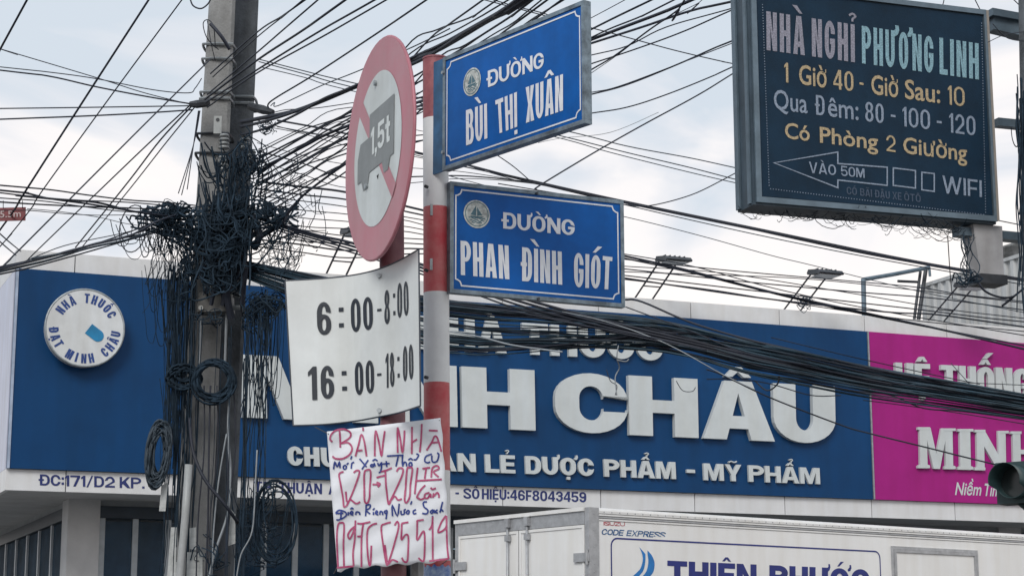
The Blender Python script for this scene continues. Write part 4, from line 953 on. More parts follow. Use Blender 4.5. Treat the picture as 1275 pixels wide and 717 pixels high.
# right-hand pole with the three bracket arms
rp0 = P(1289, 0, 10.75); rp1 = P(1306, 717, 10.75); dr = (rp1 - rp0) / (rp0.z - rp1.z)
rfoot = rp0 + dr * (rp0.z - .13); rtop = rp0 - dr * 1.8
rpole = thing('utility_pole', 'round concrete utility pole carrying the guest house price board', 'utility pole', base_at(rfoot))
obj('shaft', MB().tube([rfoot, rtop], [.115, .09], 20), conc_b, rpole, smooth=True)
def arm(pa, pb, hh, dd, name='bracket_arm', parent=None, y0=10.55):
    """square tube between two picture points, in the board's plane"""
    a, b = BF.hit(*pa, T_ / 2), BF.hit(*pb, T_ / 2); m = MB()
    n_ = BF.n * dd
    z_ = Vector((0, 0, hh))
    q = [a - n_ - z_, b - n_ - z_, b - n_ + z_, a - n_ + z_]
    m.slab(q, n_ * 2); return obj(name, m, rim, parent)
arm((1233, 30), (1300, 46), .045, .04, parent=lb); arm((1228, 19), (1300, 32), .022, .07, parent=lb); arm((1240, 153), (1300, 159), .024, .03, parent=lb); arm((1190, 289), (1300, 299), .024, .04, parent=lb)
# lamp housing hung under the board
hx = [BF.uz(1204, 292, .1), BF.uz(1240, 296, .1), BF.uz(1244, 345, .1), BF.uz(1213, 345, .1)]
hs = thing('lamp_housing', 'pale tapered box with a dark base hanging under the price board', 'lamp', base_at(BF.w(hx[1][0], .1, hx[2][1]), BF.rot))
top_ = zb - .001
m = MB(BF); (p0, p1, p2, p3) = hx
vs = [(p0[0], .03, top_), (p1[0], .03, top_), (p1[0], .17, top_), (p0[0], .17, top_), (p3[0] + .01, .05, p3[1]), (p2[0], .05, p2[1]), (p2[0], .15, p2[1]), (p3[0] + .01, .15, p3[1])]
m.add(vs, [(0, 1, 2, 3), (7, 6, 5, 4), (0, 4, 5, 1), (1, 5, 6, 2), (2, 6, 7, 3), (3, 7, 4, 0)]); obj('body', m, mat('housing_pale', (.42, .42, .44), .5, var=.1, scale=6, streak=.2), hs)
obj('base', MB(BF).box(p3[0] - .0, p2[0] + .01, .03, .17, p2[1] - .055, p2[1] - .001), dark_steel, hs)

# ---------------------------------------------------------------- traffic light at the right edge
tl = thing('traffic_light', 'dark green traffic light with a round visor before the pink sign', 'traffic light', base_at(P(1280, 640, 10.5)))
pv = P(1266, 600, 10.45); dirv = Vector((-.62, -.75, .02)).normalized(); upv = Vector((0, 0, 1)); sdv = dirv.cross(upv)
tgm = mat('signal_green', (.022, .05, .055), .5, var=.15, scale=9)
m = MB(); Nn = 24
for r_, dd in ((.088, 0), (.092, .16)):
    for i in range(Nn):
        a = 2 * math.pi * i / Nn; cut = 1.0 if math.sin(a) > -.3 or dd == 0 else .45
        m.v.append(pv + sdv * math.cos(a) * r_ + upv * math.sin(a) * r_ + dirv * dd * cut)
for i in range(Nn): j = (i + 1) % Nn; m.f.append((i, j, Nn + j, Nn + i))
for v in list(m.v[:2 * Nn]): m.v.append(pv + (v - pv) * .965)
for i in range(Nn):
    j = (i + 1) % Nn; m.f.append((2 * Nn + i, 3 * Nn + i, 3 * Nn + j, 2 * Nn + j)); m.f.append((Nn + i, Nn + j, 3 * Nn + j, 3 * Nn + i))
obj('visor', m, tgm, tl, smooth=True)
m = MB(); m.v += [pv + sdv * math.cos(a) * .085 + upv * math.sin(a) * .085 + dirv * .01 for a in [i * math.pi / 12 for i in range(24)]]; m.f.append(tuple(range(24)))
obj('lens', m, mat('signal_lens', (.012, .02, .022), .2), tl)
for k in range(3):
    c_ = pv - upv * .23 * (k - 0) ; q = [c_ + sdv * sx * .12 + upv * sz * .112 for sx, sz in ((-1, -1), (1, -1), (1, 1), (-1, 1))]
    if k == 0 or True: obj('housing', MB().slab(q if k == 0 else [v + sdv * .0 for v in q], -dirv * .12), tgm, tl) if k == 0 else None
# two further sections run along the head to the right
for k in (1, 2):
    c_ = pv + Vector((.26 * k, -.02 * k, 0)); q = [c_ + sdv * sx * .12 + upv * sz * .112 for sx, sz in ((-1, -1), (1, -1), (1, 1), (-1, 1))]
    obj('housing', MB().slab(q, -dirv * .12), tgm, tl)
obj('mount', MB().tube([pv - upv * .1 - dirv * .06, P(1292, 640, 10.7)], .03, 8), tgm, tl)

# ---------------------------------------------------------------- the truck
TH = 52.5
TF = Frame(733, 660, 18.7, TH)
zt_ = TF.uz(735, 631)[1]; zfl = .95
TL = 7.2; TW = 0
# width: where the rear plane meets the left edge
rear = TF.side(0)
TW = -0.0 + abs((rear.hit(567, 648) - rear.o).dot(rear.d))
print('truck', zt_, TW)
tk_ = thing('box_truck', 'white box truck with two rear doors and blue company lettering, parked before the pharmacy', 'truck', base_at(TF.w(0, TW / 2, 0), TF.rot))
tw = mat('truck_white', (.80, .80, .80), .32, var=.03, scale=1.2, streak=.06, bump=.02, bscale=3)
ta = mat('truck_aluminium', (.42, .43, .45), .42, metal=.35, var=.12, scale=12, bump=.06)
tg = mat('door_rubber', (.05, .055, .06), .7)
px_w = (TF.uz(745.5, 660)[0] - TF.uz(733, 660)[0])
obj('side_wall', MB(TF).box(px_w + .003, TL, .004, .05, zfl, zt_ - .125), tw, tk_)
obj('far_wall', MB(TF).box(px_w + .003, TL, TW - .05, TW - .004, zfl, zt_ - .03), tw, tk_)
obj('front_wall', MB(TF).box(TL + .001, TL + .05, .0, TW, zfl, zt_ - .03), tw, tk_)
obj('box_floor', MB(TF).box(.01, TL, .052, TW - .052, zfl - .08, zfl + .02), ta, tk_)
obj('roof', MB(TF).box(.04, TL, .03, TW - .03, zt_ - .035, zt_ - .006), tw, tk_)
obj('corner_post', MB(TF).box(0, px_w, -.004, .06, zfl - .05, zt_), ta, tk_)
obj('corner_post', MB(TF).box(0, px_w, TW - .06, TW + .004, zfl - .05, zt_), ta, tk_)
# top rail in profile: rounded white cap, then two ridges
prof = [(-.010, zt_ - .055), (-.012, zt_ - .03), (-.004, zt_ - .008), (.02, zt_), (.05, zt_), (.05, zt_ - .055)]
m = MB(TF); n = len(prof)
m.add([(x, y, z) for x in (px_w + .002, TL + .05) for y, z in prof], [tuple(range(n)), tuple(range(2 * n - 1, n - 1, -1))] + [(i, (i + 1) % n, (i + 1) % n + n, i + n) for i in range(n)])
obj('top_rail', m, tw, tk_)
for k in range(3):
    z_ = zt_ - .061 - k * .022; obj('ridge', MB(TF).box(px_w + .002, TL + .05, -.009 + .003 * k, .04, z_ - .016, z_), ta if k == 1 else tw, tk_)
# rear frame
obj('rear_header', MB(TF).box(-.004, .035, .061, TW - .061, zt_ - .16, zt_ - .035), ta, tk_)
obj('rear_rail', MB(TF).box(-.022, .035, .061, TW - .0, zt_ - .033, zt_ + .004), tw, tk_)
obj('rear_sill', MB(TF).box(-.004, .035, .061, TW - .061, zfl - .05, zfl + .08), ta, tk_)
fr_ = MB(TF)
ds = TW / 2
zd1, zd0 = zt_ - .165, zfl + .085
for (a, b) in ((.064, ds - .006), (ds + .006, TW - .064)):
    d = obj('rear_door', MB(TF).box(.003, .033, a + .035, b - .035, zd0 + .03, zd1 - .03), tw, tk_)
    m = MB(TF)
    for bx in ((a, a + .034, zd0, zd1), (b - .034, b, zd0, zd1), (a + .035, b - .035, zd1 - .029, zd1), (a + .035, b - .035, zd0, zd0 + .029)): m.box(-.006, .034, *bx)
    obj('door_frame', m, tw, d)
    obj('door_seal', MB(TF).box(.036, .05, a, b, zd0, zd1), tg, d)
obj('centre_seal', MB(TF).box(-.002, .034, ds - .0055, ds + .0055, zd0, zd1), tg, tk_)
for y in (ds - .16, ds + .16):
    rd = obj('lock_rod', MB(TF).tube([TF.w(-.025, y, zd0 - .03), TF.w(-.025, y, zd1 + .10)], .013, 8), ta, tk_, smooth=True)
    obj('rod_cam', MB(TF).box(-.045, -.005, y - .03, y + .03, zd1 + .04, zd1 + .13), ta, rd)
    obj('rod_guide', MB(TF).box(-.042, -.0065, y - .032, y + .032, zd1 - .10, zd1 - .04), ta, rd)
    for z_ in (zd0 + .5,): obj('handle', MB(TF).box(-.06, -.04, y - .015, y + .22, z_, z_ + .03), ta, rd)
for z_ in (zt_ - .52, zt_ - 1.05, zt_ - 1.5):
    for y0, y1 in ((-.01, .21), (TW - .21, TW + .01)):
        m = MB(TF); m.box(-.022, -.007, y0, y1, z_, z_ + .085); m.tube([TF.w(-.02, (y0 if y0 < .1 else y1) + (.02 if y0 < .1 else -.02), z_ - .03), TF.w(-.02, (y0 if y0 < .1 else y1) + (.02 if y0 < .1 else -.02), z_ + .115)], .016, 8)
        obj('hinge', m, ta, tk_)
# side lettering
ts = TF.surf(.0)
tvm = mat('truck_navy', (.006, .018, .19), .4); tvb = mat('truck_blue', (.004, .19, .55), .4); tvr = mat('truck_red', (.5, .03, .06), .4)
off_ts = lambda px, py: TF.hit(px, py, .0015)
def z4(x, y): return (740 + x / 4.904, 630 + y / 4.904)
m = MB(); sign_text(m, 'ISUZU', z4(57, 115), z4(187, 121), z4(57, 93), z4(187, 98), off_ts, w=.22, h=.17); obj('maker_lettering', m, tvr, tk_)
m = MB(); sign_text(m, 'CODE EXPRESS', z4(42, 172), z4(430, 192), z4(44, 136), z4(432, 157), off_ts, w=.24, h=.18, shear=.25); obj('model_lettering', m, mat('truck_midblue', (.02, .13, .34), .4, var=.3, scale=40), tk_)
lo_z = TF.uz(762, 700, 0)[1] - .62
bl_u = TF.uz(761.5, 700)[0]; br_u = TF.uz(1096, 700)[0]; tp_z = (TF.uz(775, 671.3)[1] + TF.uz(1080, 684.5)[1]) / 2; rc = .075
pl = []
for cx_, cz_, a0_ in ((br_u - rc, tp_z - rc, 0), (bl_u + rc, tp_z - rc, 90), (bl_u + rc, lo_z + rc, 180), (br_u - rc, lo_z + rc, 270)):
    pl += [(cx_ + rc * math.cos(R(a0_ + k * 15)), cz_ + rc * math.sin(R(a0_ + k * 15))) for k in range(7)]
m = MB(); ribbon(m, pl, .016, lambda x, z_: TF.w(x, .0015, z_), k=1, close=True)
obj('outline', m, tvm, tk_)
m = MB()
def yT(x): return 697.3 + (x - 831) * (708.5 - 697.3) / (1083 - 831)
for tx, a, b in (('THIÊN', 831, 942), ('PHƯỚC', 958, 1083)):
    m = MB(); sign_text(m, tx, (a, yT(a) + 30), (b, yT(b) + 30.5), (a, yT(a)), (b, yT(b)), off_ts, w=.36, h=.22)
    obj('company_lettering', m, tvm, tk_)
m = MB()
wl = [[(275, 248), (292, 290), (296, 330), (278, 385), (235, 427), (215, 480), (222, 540), (250, 560)], [(312, 290), (312, 330), (300, 390), (270, 430), (248, 480), (250, 530), (262, 560)]]
wr2 = [[(325, 268), (352, 300), (368, 345), (360, 400), (330, 440), (300, 500), (290, 560)], [(325, 290), (330, 340), (318, 395), (285, 440), (262, 500), (262, 545), (268, 562)]]
for L1, L2 in (wl, wr2):
    a_c, b_c = catmull(L1, 4), catmull(L2, 4); n = min(len(a_c), len(b_c)); b = len(m.v)
    a_c = [a_c[int(i * (len(a_c) - 1) / (n - 1))] for i in range(n)]; b_c = [b_c[int(i * (len(b_c) - 1) / (n - 1))] for i in range(n)]
    for i in range(n): m.v += [off_ts(*z4(*a_c[i])), off_ts(*z4(*b_c[i]))]
    for i in range(n - 1): m.f.append((b + 2 * i, b + 2 * i + 1, b + 2 * i + 3, b + 2 * i + 2))
obj('wave_mark', m, tvb, tk_)
# side door frame
d0, d1 = TF.uz(1110, 700)[0], TF.uz(1217, 700)[0]; dz = (TF.uz(1115, 679)[1] + TF.uz(1212, 685)[1]) / 2
m = MB(TF)
for k, (e_, y_) in enumerate(((0, -.012), (.035, -.02))):
    w2 = .033
    m.box(d0 + e_, d1 - e_, y_, .003, dz - e_ - w2, dz - e_); m.box(d0 + e_, d0 + e_ + w2, y_, .003, zfl + .1, dz - e_ - w2 - .0005); m.box(d1 - e_ - w2, d1 - e_, y_, .003, zfl + .1, dz - e_ - w2 - .0005)
sd_ = obj('side_door', MB(TF).box(d0 + .07, d1 - .07, -.008, .002, zfl + .1, dz - .07), tw, tk_)
obj('door_frame', m, ta, sd_)
m = MB()
def rivet(u_, y_, z_, side):
    c = TF.w(u_, y_, z_); n_ = -TF.n if side else -TF.d; a_ = TF.d if side else TF.n; b_ = Vector((0, 0, 1)); r_ = .007
    i0 = len(m.v); m.v += [c + n_ * .004] + [c + a_ * r_ * math.cos(k * 1.0472) + b_ * r_ * math.sin(k * 1.0472) for k in range(6)]
    m.f += [(i0, i0 + 1 + k, i0 + 1 + (k + 1) % 6) for k in range(6)]
for k in range(24): rivet(px_w * .5, -.005, zt_ - .06 - k * .08, True)
for k in range(70): rivet(px_w + .06 + k * .1, -.013, zt_ - .040, True)
for k in range(26): rivet(-.005, .1 + k * .08, zt_ - .06, False)
tag(obj('rivets', m, ta, tk_), kind='stuff')
# chassis, wheels, cab
dk = dark_steel
obj('chassis', MB(TF).box(.2, TL + 1.7, TW * .3, TW * .7, zfl - .3, zfl - .09), dk, tk_)
def wheel(x, y):
    w_ = obj('wheel', MB().tube([TF.w(x, y - .1, .38), TF.w(x, y + .1, .38)], .37, 28), mat('tyre', (.02, .02, .02), .85), tk_, smooth=False)
    obj('rim', MB().tube([TF.w(x, y - .11, .38), TF.w(x, y + .11, .38)], .21, 20), ta, w_)
for x in (1.1, TL + .75):
    for y in (.14, TW - .14): wheel(x, y)
cb = MB(TF); prof = [(TL + .15, .55), (TL + 1.65, .55), (TL + 1.72, 1.2), (TL + 1.5, 2.15), (TL + 1.35, 2.25), (TL + .2, 2.25)]
cb.prism(prof, .05, TW - .05); obj('cab', cb, tw, tk_)
for y0_, y1_ in ((.046, .051), (TW - .051, TW - .046)): obj('cab_window', MB(TF).prism([(TL + .55, 1.3), (TL + 1.5, 1.3), (TL + 1.38, 2.05), (TL + .55, 2.05)], y0_ - .004, y1_ + .004), mat('dark_glass', (.02, .025, .03), .1), tk_)
obj('windscreen', MB(TF).add([(TL + 1.715, .15, 1.25), (TL + 1.715, TW - .15, 1.25), (TL + 1.53, TW - .15, 2.1), (TL + 1.53, .15, 2.1)], [(0, 1, 2, 3)]), MATS['dark_glass'], tk_)
for y in (.3, TW - .3): obj('headlight', MB(TF).box(TL + 1.68, TL + 1.74, y - .14, y + .14, .75, .95), mat('lamp_glass', (.6, .6, .6), .2), tk_)
obj('bumper', MB(TF).box(TL + 1.66, TL + 1.78, .08, TW - .08, .4, .62), dk, tk_)

# ---------------------------------------------------------------- the twin concrete poles
def shaft(name, label, c0, c1, w0, w1, Y, m_, rot, grp='utility poles'):
    """c0/c1: picture x of the axis at y=0 and y=640, w0/w1 widths there"""
    a, b = P(c0, 0, Y), P(c1, 640, Y); d = (a - b) / (a.z - b.z)
    top = a + d * 2.2; ft_ = b - d * (b.z - .13)
    k = Y * 1.02 / FPX; h0, h1 = w0 * k / 2, w1 * k / 2
    gr = (h1 - h0) / (a.z - b.z); ht, hf = h0 - gr * 2.2, h1 + gr * (b.z - .13)
    r = thing(name, label, 'utility pole', base_at(ft_), grp)
    m = MB(); ch = .22
    oc = [(1, -1 + ch), (1, 1 - ch), (1 - ch, 1), (-1 + ch, 1), (-1, 1 - ch), (-1, -1 + ch), (-1 + ch, -1), (1 - ch, -1)]
    cr_, sr_ = math.cos(rot), math.sin(rot)
    NL = 14
    for i in range(NL + 1):
        c = ft_.lerp(top, i / NL); h = hf + (ht - hf) * i / NL
        for x, y in oc: m.v.append(c + Vector(((x * cr_ - y * sr_) * h, (x * sr_ + y * cr_) * h, 0)))
    for i in range(NL):
        for j in range(8): m.f.append((i * 8 + j, i * 8 + (j + 1) % 8, (i + 1) * 8 + (j + 1) % 8, (i + 1) * 8 + j))
    m.f += [tuple(range(8))[::-1], tuple(NL * 8 + j for j in range(8))]
    obj('shaft', m, m_, r)
    return r, (lambda py: b + d * (P(c1, py, Y).z - b.z)), h0
PA, axA, hA = shaft('utility_pole', 'pale grey square concrete pole, front one of the pair wrapped in cables', 277, 242.5, 33, 43, 14.0, conc_a, R(8))
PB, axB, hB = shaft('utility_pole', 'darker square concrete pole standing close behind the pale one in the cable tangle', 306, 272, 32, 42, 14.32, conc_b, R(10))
def band(ax, py, hw, m_, parent, name='strap', th=.011):
    c = ax(py); pts = []
    for k in range(24):
        a = 2 * math.pi * k / 24; q = max(abs(math.cos(a)), abs(math.sin(a))); pts.append(c + Vector((math.cos(a) / q ** .8 * hw, math.sin(a) / q ** .8 * hw, .0)))
    obj(name, MB().tube(pts, th, 5, close=True), m_, parent)
for py in (61, 79, 120, 128): band(axA, py, hA + .02, steel, PA)
for py in (126, 134): band(axB, py, hB + .025, steel, PB)
for py in (172, 196): band(axA, py, hA + .03, dark_steel, PA)
c = axA(155); k = 14 / FPX
m = MB(); x0 = P(270, 155, 13.78)
m.slab([x0 + Vector((a * k, 0, b * k)) for a, b in ((-4, -12), (6, -12), (6, 11), (-4, 11))], (0, .01, 0)); obj('number_plate', m, mat('plate_grey', (.40, .42, .42), .6), PA)
m = MB().tube([x0 + Vector((1 * k, -.004, 6 * k)), x0 + Vector((1 * k, .003, 6 * k))], .014, 10); obj('plate_hole', m, dark_steel, PA)
for py, px in ((185, 279), (212, 278), (185, 305), (205, 312)):
    a = P(px, py, 13.74); m = MB()
    for q in range(4): m.tube([a + Vector((0, 0, .03 * q)), a + Vector((0, 0, .03 * q + .018))], [.045 - .005 * (q % 2), .03], 10)
    tag(obj('insulator', m, mat('porcelain', (.30, .32, .33), .25), PA if px < 300 else PB, smooth=True))
obj('cable_clamp', MB().tube([P(237, 130, 13.7), P(245, 130, 13.68), P(260, 128, 13.72)], [.022, .032, .03], 8), dark_steel, PA)
obj('cable_clamp', MB().tube([P(312, 133, 13.95), P(328, 137, 13.75), P(340, 140, 13.7)], [.03, .034, .02], 8), dark_steel, PB)
# grey junction box on the poles
jb = thing('junction_box', 'grey metal junction box with bolts strapped across the two poles', 'box', base_at(P(268, 388, 13.62)))
q = [P(x, y, 13.6) for x, y in ((245, 388), (289, 387), (287, 362), (248, 364))]
obj('case', MB().slab(q, (0, .16, 0)), mat('box_grey', (.20, .20, .195), .6, var=.2, scale=12, streak=.2), jb)
for px, py in ((256, 361), (263, 360), (277, 359), (283, 360)):
    a = P(px, py, 13.66); obj('bolt', MB().tube([a, a + Vector((0, 0, .03))], .014, 8), steel, jb)
a = P(250, 383, 13.58); obj('knob', MB().tube([a, a + Vector((0, .03, 0))], .018, 12), mat('knob_white', (.6, .6, .58), .5), jb)
for py in (368, 383):
    a = P(290, py, 13.65); obj('lug', MB().tube([a, a + Vector((.05, 0, 0))], .018, 8), steel, jb)
for px in (250, 282):
    obj('hanger', MB().tube([P(px, 388, 13.66), P(px - 2, 452, 13.68)], .010, 5), cable_w, jb)

# ---------------------------------------------------------------- overhead cables, each one an object
NC = [0]
def cable(pts, wpx, label, group=None, m=cable_m, depth=None, name='overhead_cable', ns=5, k=6):
    """pts: (px, py, depth) points the cable passes; wpx its width in the picture at its first depth"""
    if depth: pts = [(x, y, depth[0] + (depth[1] - depth[0]) * i / (len(pts) - 1)) for i, (x, y) in enumerate(pts)]
    pts = list(pts)
    for e_, n_ in ((0, 1), (-1, -2)):      # a cable that leaves the view carries on a good way
        a, b = pts[e_], pts[n_]; d = math.hypot(a[0] - b[0], a[1] - b[1]) or 1
        if (a[0] <= 0 or a[0] >= 1275 or a[1] <= 0) and not 'loop' in label and not 'short' in label:
            q = tuple(a[i] + (a[i] - b[i]) * 420 / d for i in (0, 1)) + (a[2] + max(-2.2, min(2.2, (a[2] - b[2]) * 420 / d * .6)),)
            if e_ == 0: pts.insert(0, q)
            else: pts.append(q)
    W = [P(*p) for p in catmull(pts, k if len(pts) > 2 else 3)]
    r = wpx * pts[0][2] / FPX / 2
    mb = MB().tube(W, r, ns)
    o = obj(name, mb, m, M=base_at(W[0]), smooth=True); tag(o, label, 'cable', group); NC[0] += 1
    return o
YP = 13.7
def on(pts, xl=None, xr=None):
    """a cable carried on past its listed points, behind what hides its ends"""
    pts = list(pts); lerp = lambda p, q, x: tuple(p[i] + (q[i] - p[i]) * (x - p[0]) / (q[0] - p[0]) for i in range(len(p)))
    if xl is not None and pts[0][0] > xl: pts.insert(0, lerp(pts[0], pts[1], xl))
    if xr is not None and pts[-1][0] < xr: pts.append(lerp(pts[-1], pts[-2], xr))
    return pts
cable([(37, -6), (0, 62), (-30, 118)], 3.4, 'thick dark cable cutting the top corner of the sky, steepest and farthest from the poles', depth=(9, 9.6))
cable([(189, -6), (110, 116), (33, 236), (20, 258), (6, 278), (-10, 300)], 3.2, 'thick dark cable dropping steeply from the top edge behind the red height plate', depth=(10, 12))
cable([(231, -6), (140, 117), (53, 237), (40, 258), (8, 298), (-10, 318)], 2.0, 'thin cable dropping steeply beside the thick one that passes the red height plate', depth=(10, 12))
cable([(262, 74, YP), (180, 155, 13), (96, 239, 12.5), (4, 331, 12), (-10, 344, 12)], 1.9, 'thin cable from the upper pole straps down to the corner of the pharmacy roof')
cable([(238, 130, YP), (190, 174, 14), (122, 239, 15), (103, 257, 15.5), (46, 312, 16.5), (30, 328, 17)], 2.0, 'drop cable from the node beside the pole to the pharmacy roof corner, outermost of three', 'drop cables from the node beside the pole')
cable([(240, 131, YP), (200, 174, 14), (160, 226, 15), (94, 308, 16.5)], 2.2, 'drop cable from the cable node beside the pole to the pharmacy roof, middle of three', 'drop cables from the node beside the pole')
cable([(243, 133, YP), (205, 180, 14), (161, 236, 15), (101, 309, 16.5)], 1.7, 'drop cable from the cable node beside the pole to the pharmacy roof, innermost of three', 'drop cables from the node beside the pole')
for i, pts in enumerate([[(-6, 59), (3, 62), (120, 97), (180, 116), (240, 131)], [(-6, 83), (60, 90), (118, 98), (190, 112), (234, 116), (243, 110), (251, 98)], [(-6, 87), (60, 95), (118, 108), (180, 120), (240, 130)],
                         [(-6, 135.5), (110, 134), (238, 132)], [(-6, 149), (100, 145), (180, 141), (240, 137)]]):
    cable(pts, (1.7, 1.5, 2.3, 1.9, 2.3)[i], 'cable from the open sky to the node beside the pole: ' + ['highest, slanting down', 'ending in an upturned hook', 'dark, under the hooked one', 'nearly level, upper of two', 'nearly level, lower of two'][i], 'cables from the left sky to the pole node', depth=(13, YP))
for i, (x, y) in enumerate([(222, 241), (226, 243), (233, 236)]):
    cable([(249 - i, 138, YP), (241, 180, YP + .05), (x, y, YP)], 1.4, 'thin wire hanging from the pole node down to the tangle, one of three', 'wires hanging from the pole node')
cable([(236, -4, YP), (240, 7, YP), (250, 11, YP), (259, 5, YP), (264, -5, YP)], 2.2, 'short cable loop hanging beside the pole at the top edge')
cable([(272, 62, YP), (258, 48, 13.6), (253, 30, 13.6), (259, 25, 13.6), (266, 34, 13.6), (268, 60, YP)], 1.4, 'narrow wire loop standing up at the upper pole straps')
cable([(258, 26, 13.6), (263, 55, 13.6), (268, 76, YP)], 1.2, 'thin wire inside the narrow loop at the upper straps')
cable([(262, 30, 13.55), (275, 45, 13.55), (286, 62, 13.6)], 5, 'short thick cable stub curving onto the upper pole straps')
# heavy strands to the far left
L_ = 'heavy strand from the far left into the pole tangle: '
for i, (pts, w_) in enumerate([([(-8, 230), (60, 236), (110, 243), (160, 249), (205, 252), (245, 256)], 2.8), ([(-8, 236), (30, 240), (60, 247), (110, 254), (160, 262), (200, 268), (235, 270)], 3.6),
        ([(-8, 239), (40, 245), (90, 249), (160, 252), (230, 258)], 2.6), ([(-8, 251), (40, 254), (100, 257), (160, 259), (220, 262)], 3.0), ([(20, 243), (70, 248), (120, 252), (165, 263), (215, 270)], 3.4),
        ([(-8, 262), (34, 262), (80, 266), (120, 268), (160, 268), (210, 272)], 1.6), ([(34, 260), (70, 263), (120, 270), (160, 279), (200, 284)], 1.1), ([(-8, 246), (50, 250), (95, 256), (150, 263), (210, 266)], 2.2)]):
    cable(pts, w_, L_ + ['topmost', 'thickest, sagging below the topmost', 'nearly level', 'dark, level with the red plate', 'starting above the red plate', 'thin, passing the red plate', 'hair thin, lowest', 'slim, between the thick ones'][i], 'strands from the far left to the tangle', depth=(11, YP))
for i, (pts, w_) in enumerate([([(-8, 337), (60, 320), (110, 306), (160, 294), (200, 274), (240, 262)], 4.2), ([(-8, 340), (60, 324), (110, 309), (160, 298), (205, 282)], 4.2), ([(-8, 334), (50, 322), (90, 311), (150, 296), (190, 284)], 3.4),
        ([(-8, 343), (30, 335), (90, 319), (160, 299), (210, 285)], 3.0), ([(30, 326), (80, 306), (150, 291), (195, 279)], 1.5), ([(40, 322), (85, 314), (120, 303), (175, 292)], 3.4), ([(-8, 336), (70, 318), (130, 300), (190, 278)], 3.0)]):
    cable(pts, w_, 'heavy cable in the bunch rising across the parapet, ' + ['thick lower-middle', 'weathered thick', 'slim upper edge', 'lowest at the picture edge', 'thin highest', 'weathered, starting over the parapet', 'middle dark'][i], 'bunch rising across the parapet', cable_g if i in (1, 5) else cable_m, depth=(10.5, YP))
cable([(-8, 284, 16), (10, 300, 17), (26, 313, 22)], 2, 'short cable slanting to the roof corner at the edge, upper one')
cable([(-8, 294, 16), (8, 308, 17), (20, 318, 22)], 2, 'short cable slanting to the roof corner at the edge, lower one')

# ---- fan to the upper right of the poles (these cross in front of both shafts)
FL = 'fan cable rising from the pole straps to the top edge: '
for i, (pts, w_, lab) in enumerate([([(262, 92), (322, 39), (352, 20), (386, -4)], 2.0, 'nearest the pole'), ([(265, 96), (322, 45), (356, 18), (380, -2)], 1.6, 'just under the nearest'), ([(258, 118), (322, 64), (352, 38), (402, -5)], 2.0, 'third from the pole'),
        ([(255, 124), (322, 74), (380, 36), (436, -4)], 2.8, 'dark thick middle one'), ([(256, 128), (322, 86), (400, 38), (474, -4)], 2.4, 'beyond the thick middle one'), ([(258, 134), (322, 90), (405, 44), (490, -5)], 2.0, 'outermost')]):
    cable(pts, w_, FL + lab, 'fan of cables rising from the pole straps', depth=(13.6, 11.0))
cable([(335, 136, YP), (334, 130, YP), (345, 121, 13.4), (393, 92, 12.8), (478, 36, 11.5), (540, -6, 10.5)], 2.2, 'cable rising alone from the pole strap past the top of the round sign')
cable([(337, 132, YP), (342, 128, YP), (346, 132, 13.4), (400, 107, 12.8), (450, 87, 12), (520, 56, 11), (560, 36, 10.5)], 1.4, 'thin pale cable below the one that passes the round sign top', m=cable_g)

cable([(338, 141), (355, 137), (375, 136), (400, 134), (440, 128)], 1.2, 'thin level wire leaving the pole strap', depth=(YP, 12.8))
# thick bunches passing behind the signs to the top right
for i, (pts, w_) in enumerate([([(300, 152), (326, 147), (365, 139), (400, 126), (440, 109), (480, 93), (515, 75), (545, 62), (575, 45), (610, 24), (640, 10), (664, -5)], 5.5), ([(300, 158), (330, 151), (370, 138), (410, 121), (450, 104), (515, 79), (550, 60), (580, 40), (615, 20), (655, -6)], 4.0),
        ([(300, 168), (330, 160), (370, 142), (405, 122), (442, 107), (515, 71), (548, 56), (590, 33), (630, 10), (650, -5)], 3.2)]):
    cable(pts, w_, 'strand of the thick bunch passing above the street signs, ' + ['thickest', 'middle', 'lowest and slimmest'][i], 'thick bunch above the street signs', depth=(YP, 8.5))
FANR = 'cable behind the street signs rising to the top edge, one of the loose parallel fan'
RISE = [(190, 138), (206, 150), (221, 163), (236, 176), (204, 140), (218, 147), (232, 158), (258, 196), (270, 210), (240, 168), (198, 144), (214, 156), (228, 170), (246, 183), (210, 152), (252, 190), (196, 141), (224, 160), (262, 202), (186, 134), (243, 178), (215, 150), (234, 172)]
RK = [0]
def from_pole(pts):
    # the far end of such a cable is tied to the poles
    ya, yb_ = RISE[RK[0] % len(RISE)]; RK[0] += 1
    return [(322, ya), (378, (ya + yb_) / 2 + rng.uniform(-3, 3)), (436, yb_)] + list(pts)
for pts, w_ in [([(512, 66), (560, 42), (600, 20), (640, -4)], 1.6), ([(512, 74), (560, 52), (610, 22), (650, -4)], 1.5), ([(528, 56), (560, 30), (606, -3)], 1.8), ([(505, 60), (545, 37), (590, 20), (625, -4)], 1.7),
                ([(560, 70), (600, 44), (640, 18), (670, -5)], 2.2), ([(590, 66), (630, 38), (690, -6)], 2.0), ([(600, 52), (640, 28), (682, -6)], 1.5), ([(540, 78), (580, 56), (640, 18), (668, -5)], 1.8), ([(630, 47), (650, 36), (705, -4)], 1.8), ([(610, 62), (660, 26), (712, -6)], 1.6)]:
    cable(from_pole(pts), w_, FANR, 'loose fan behind the street signs', depth=(YP, 9))
cable([(600, -4), (640, 8), (680, 18), (700, 30)], 1.6, 'thin cable slanting down across the thick bunch above the street sign', depth=(10, 10))
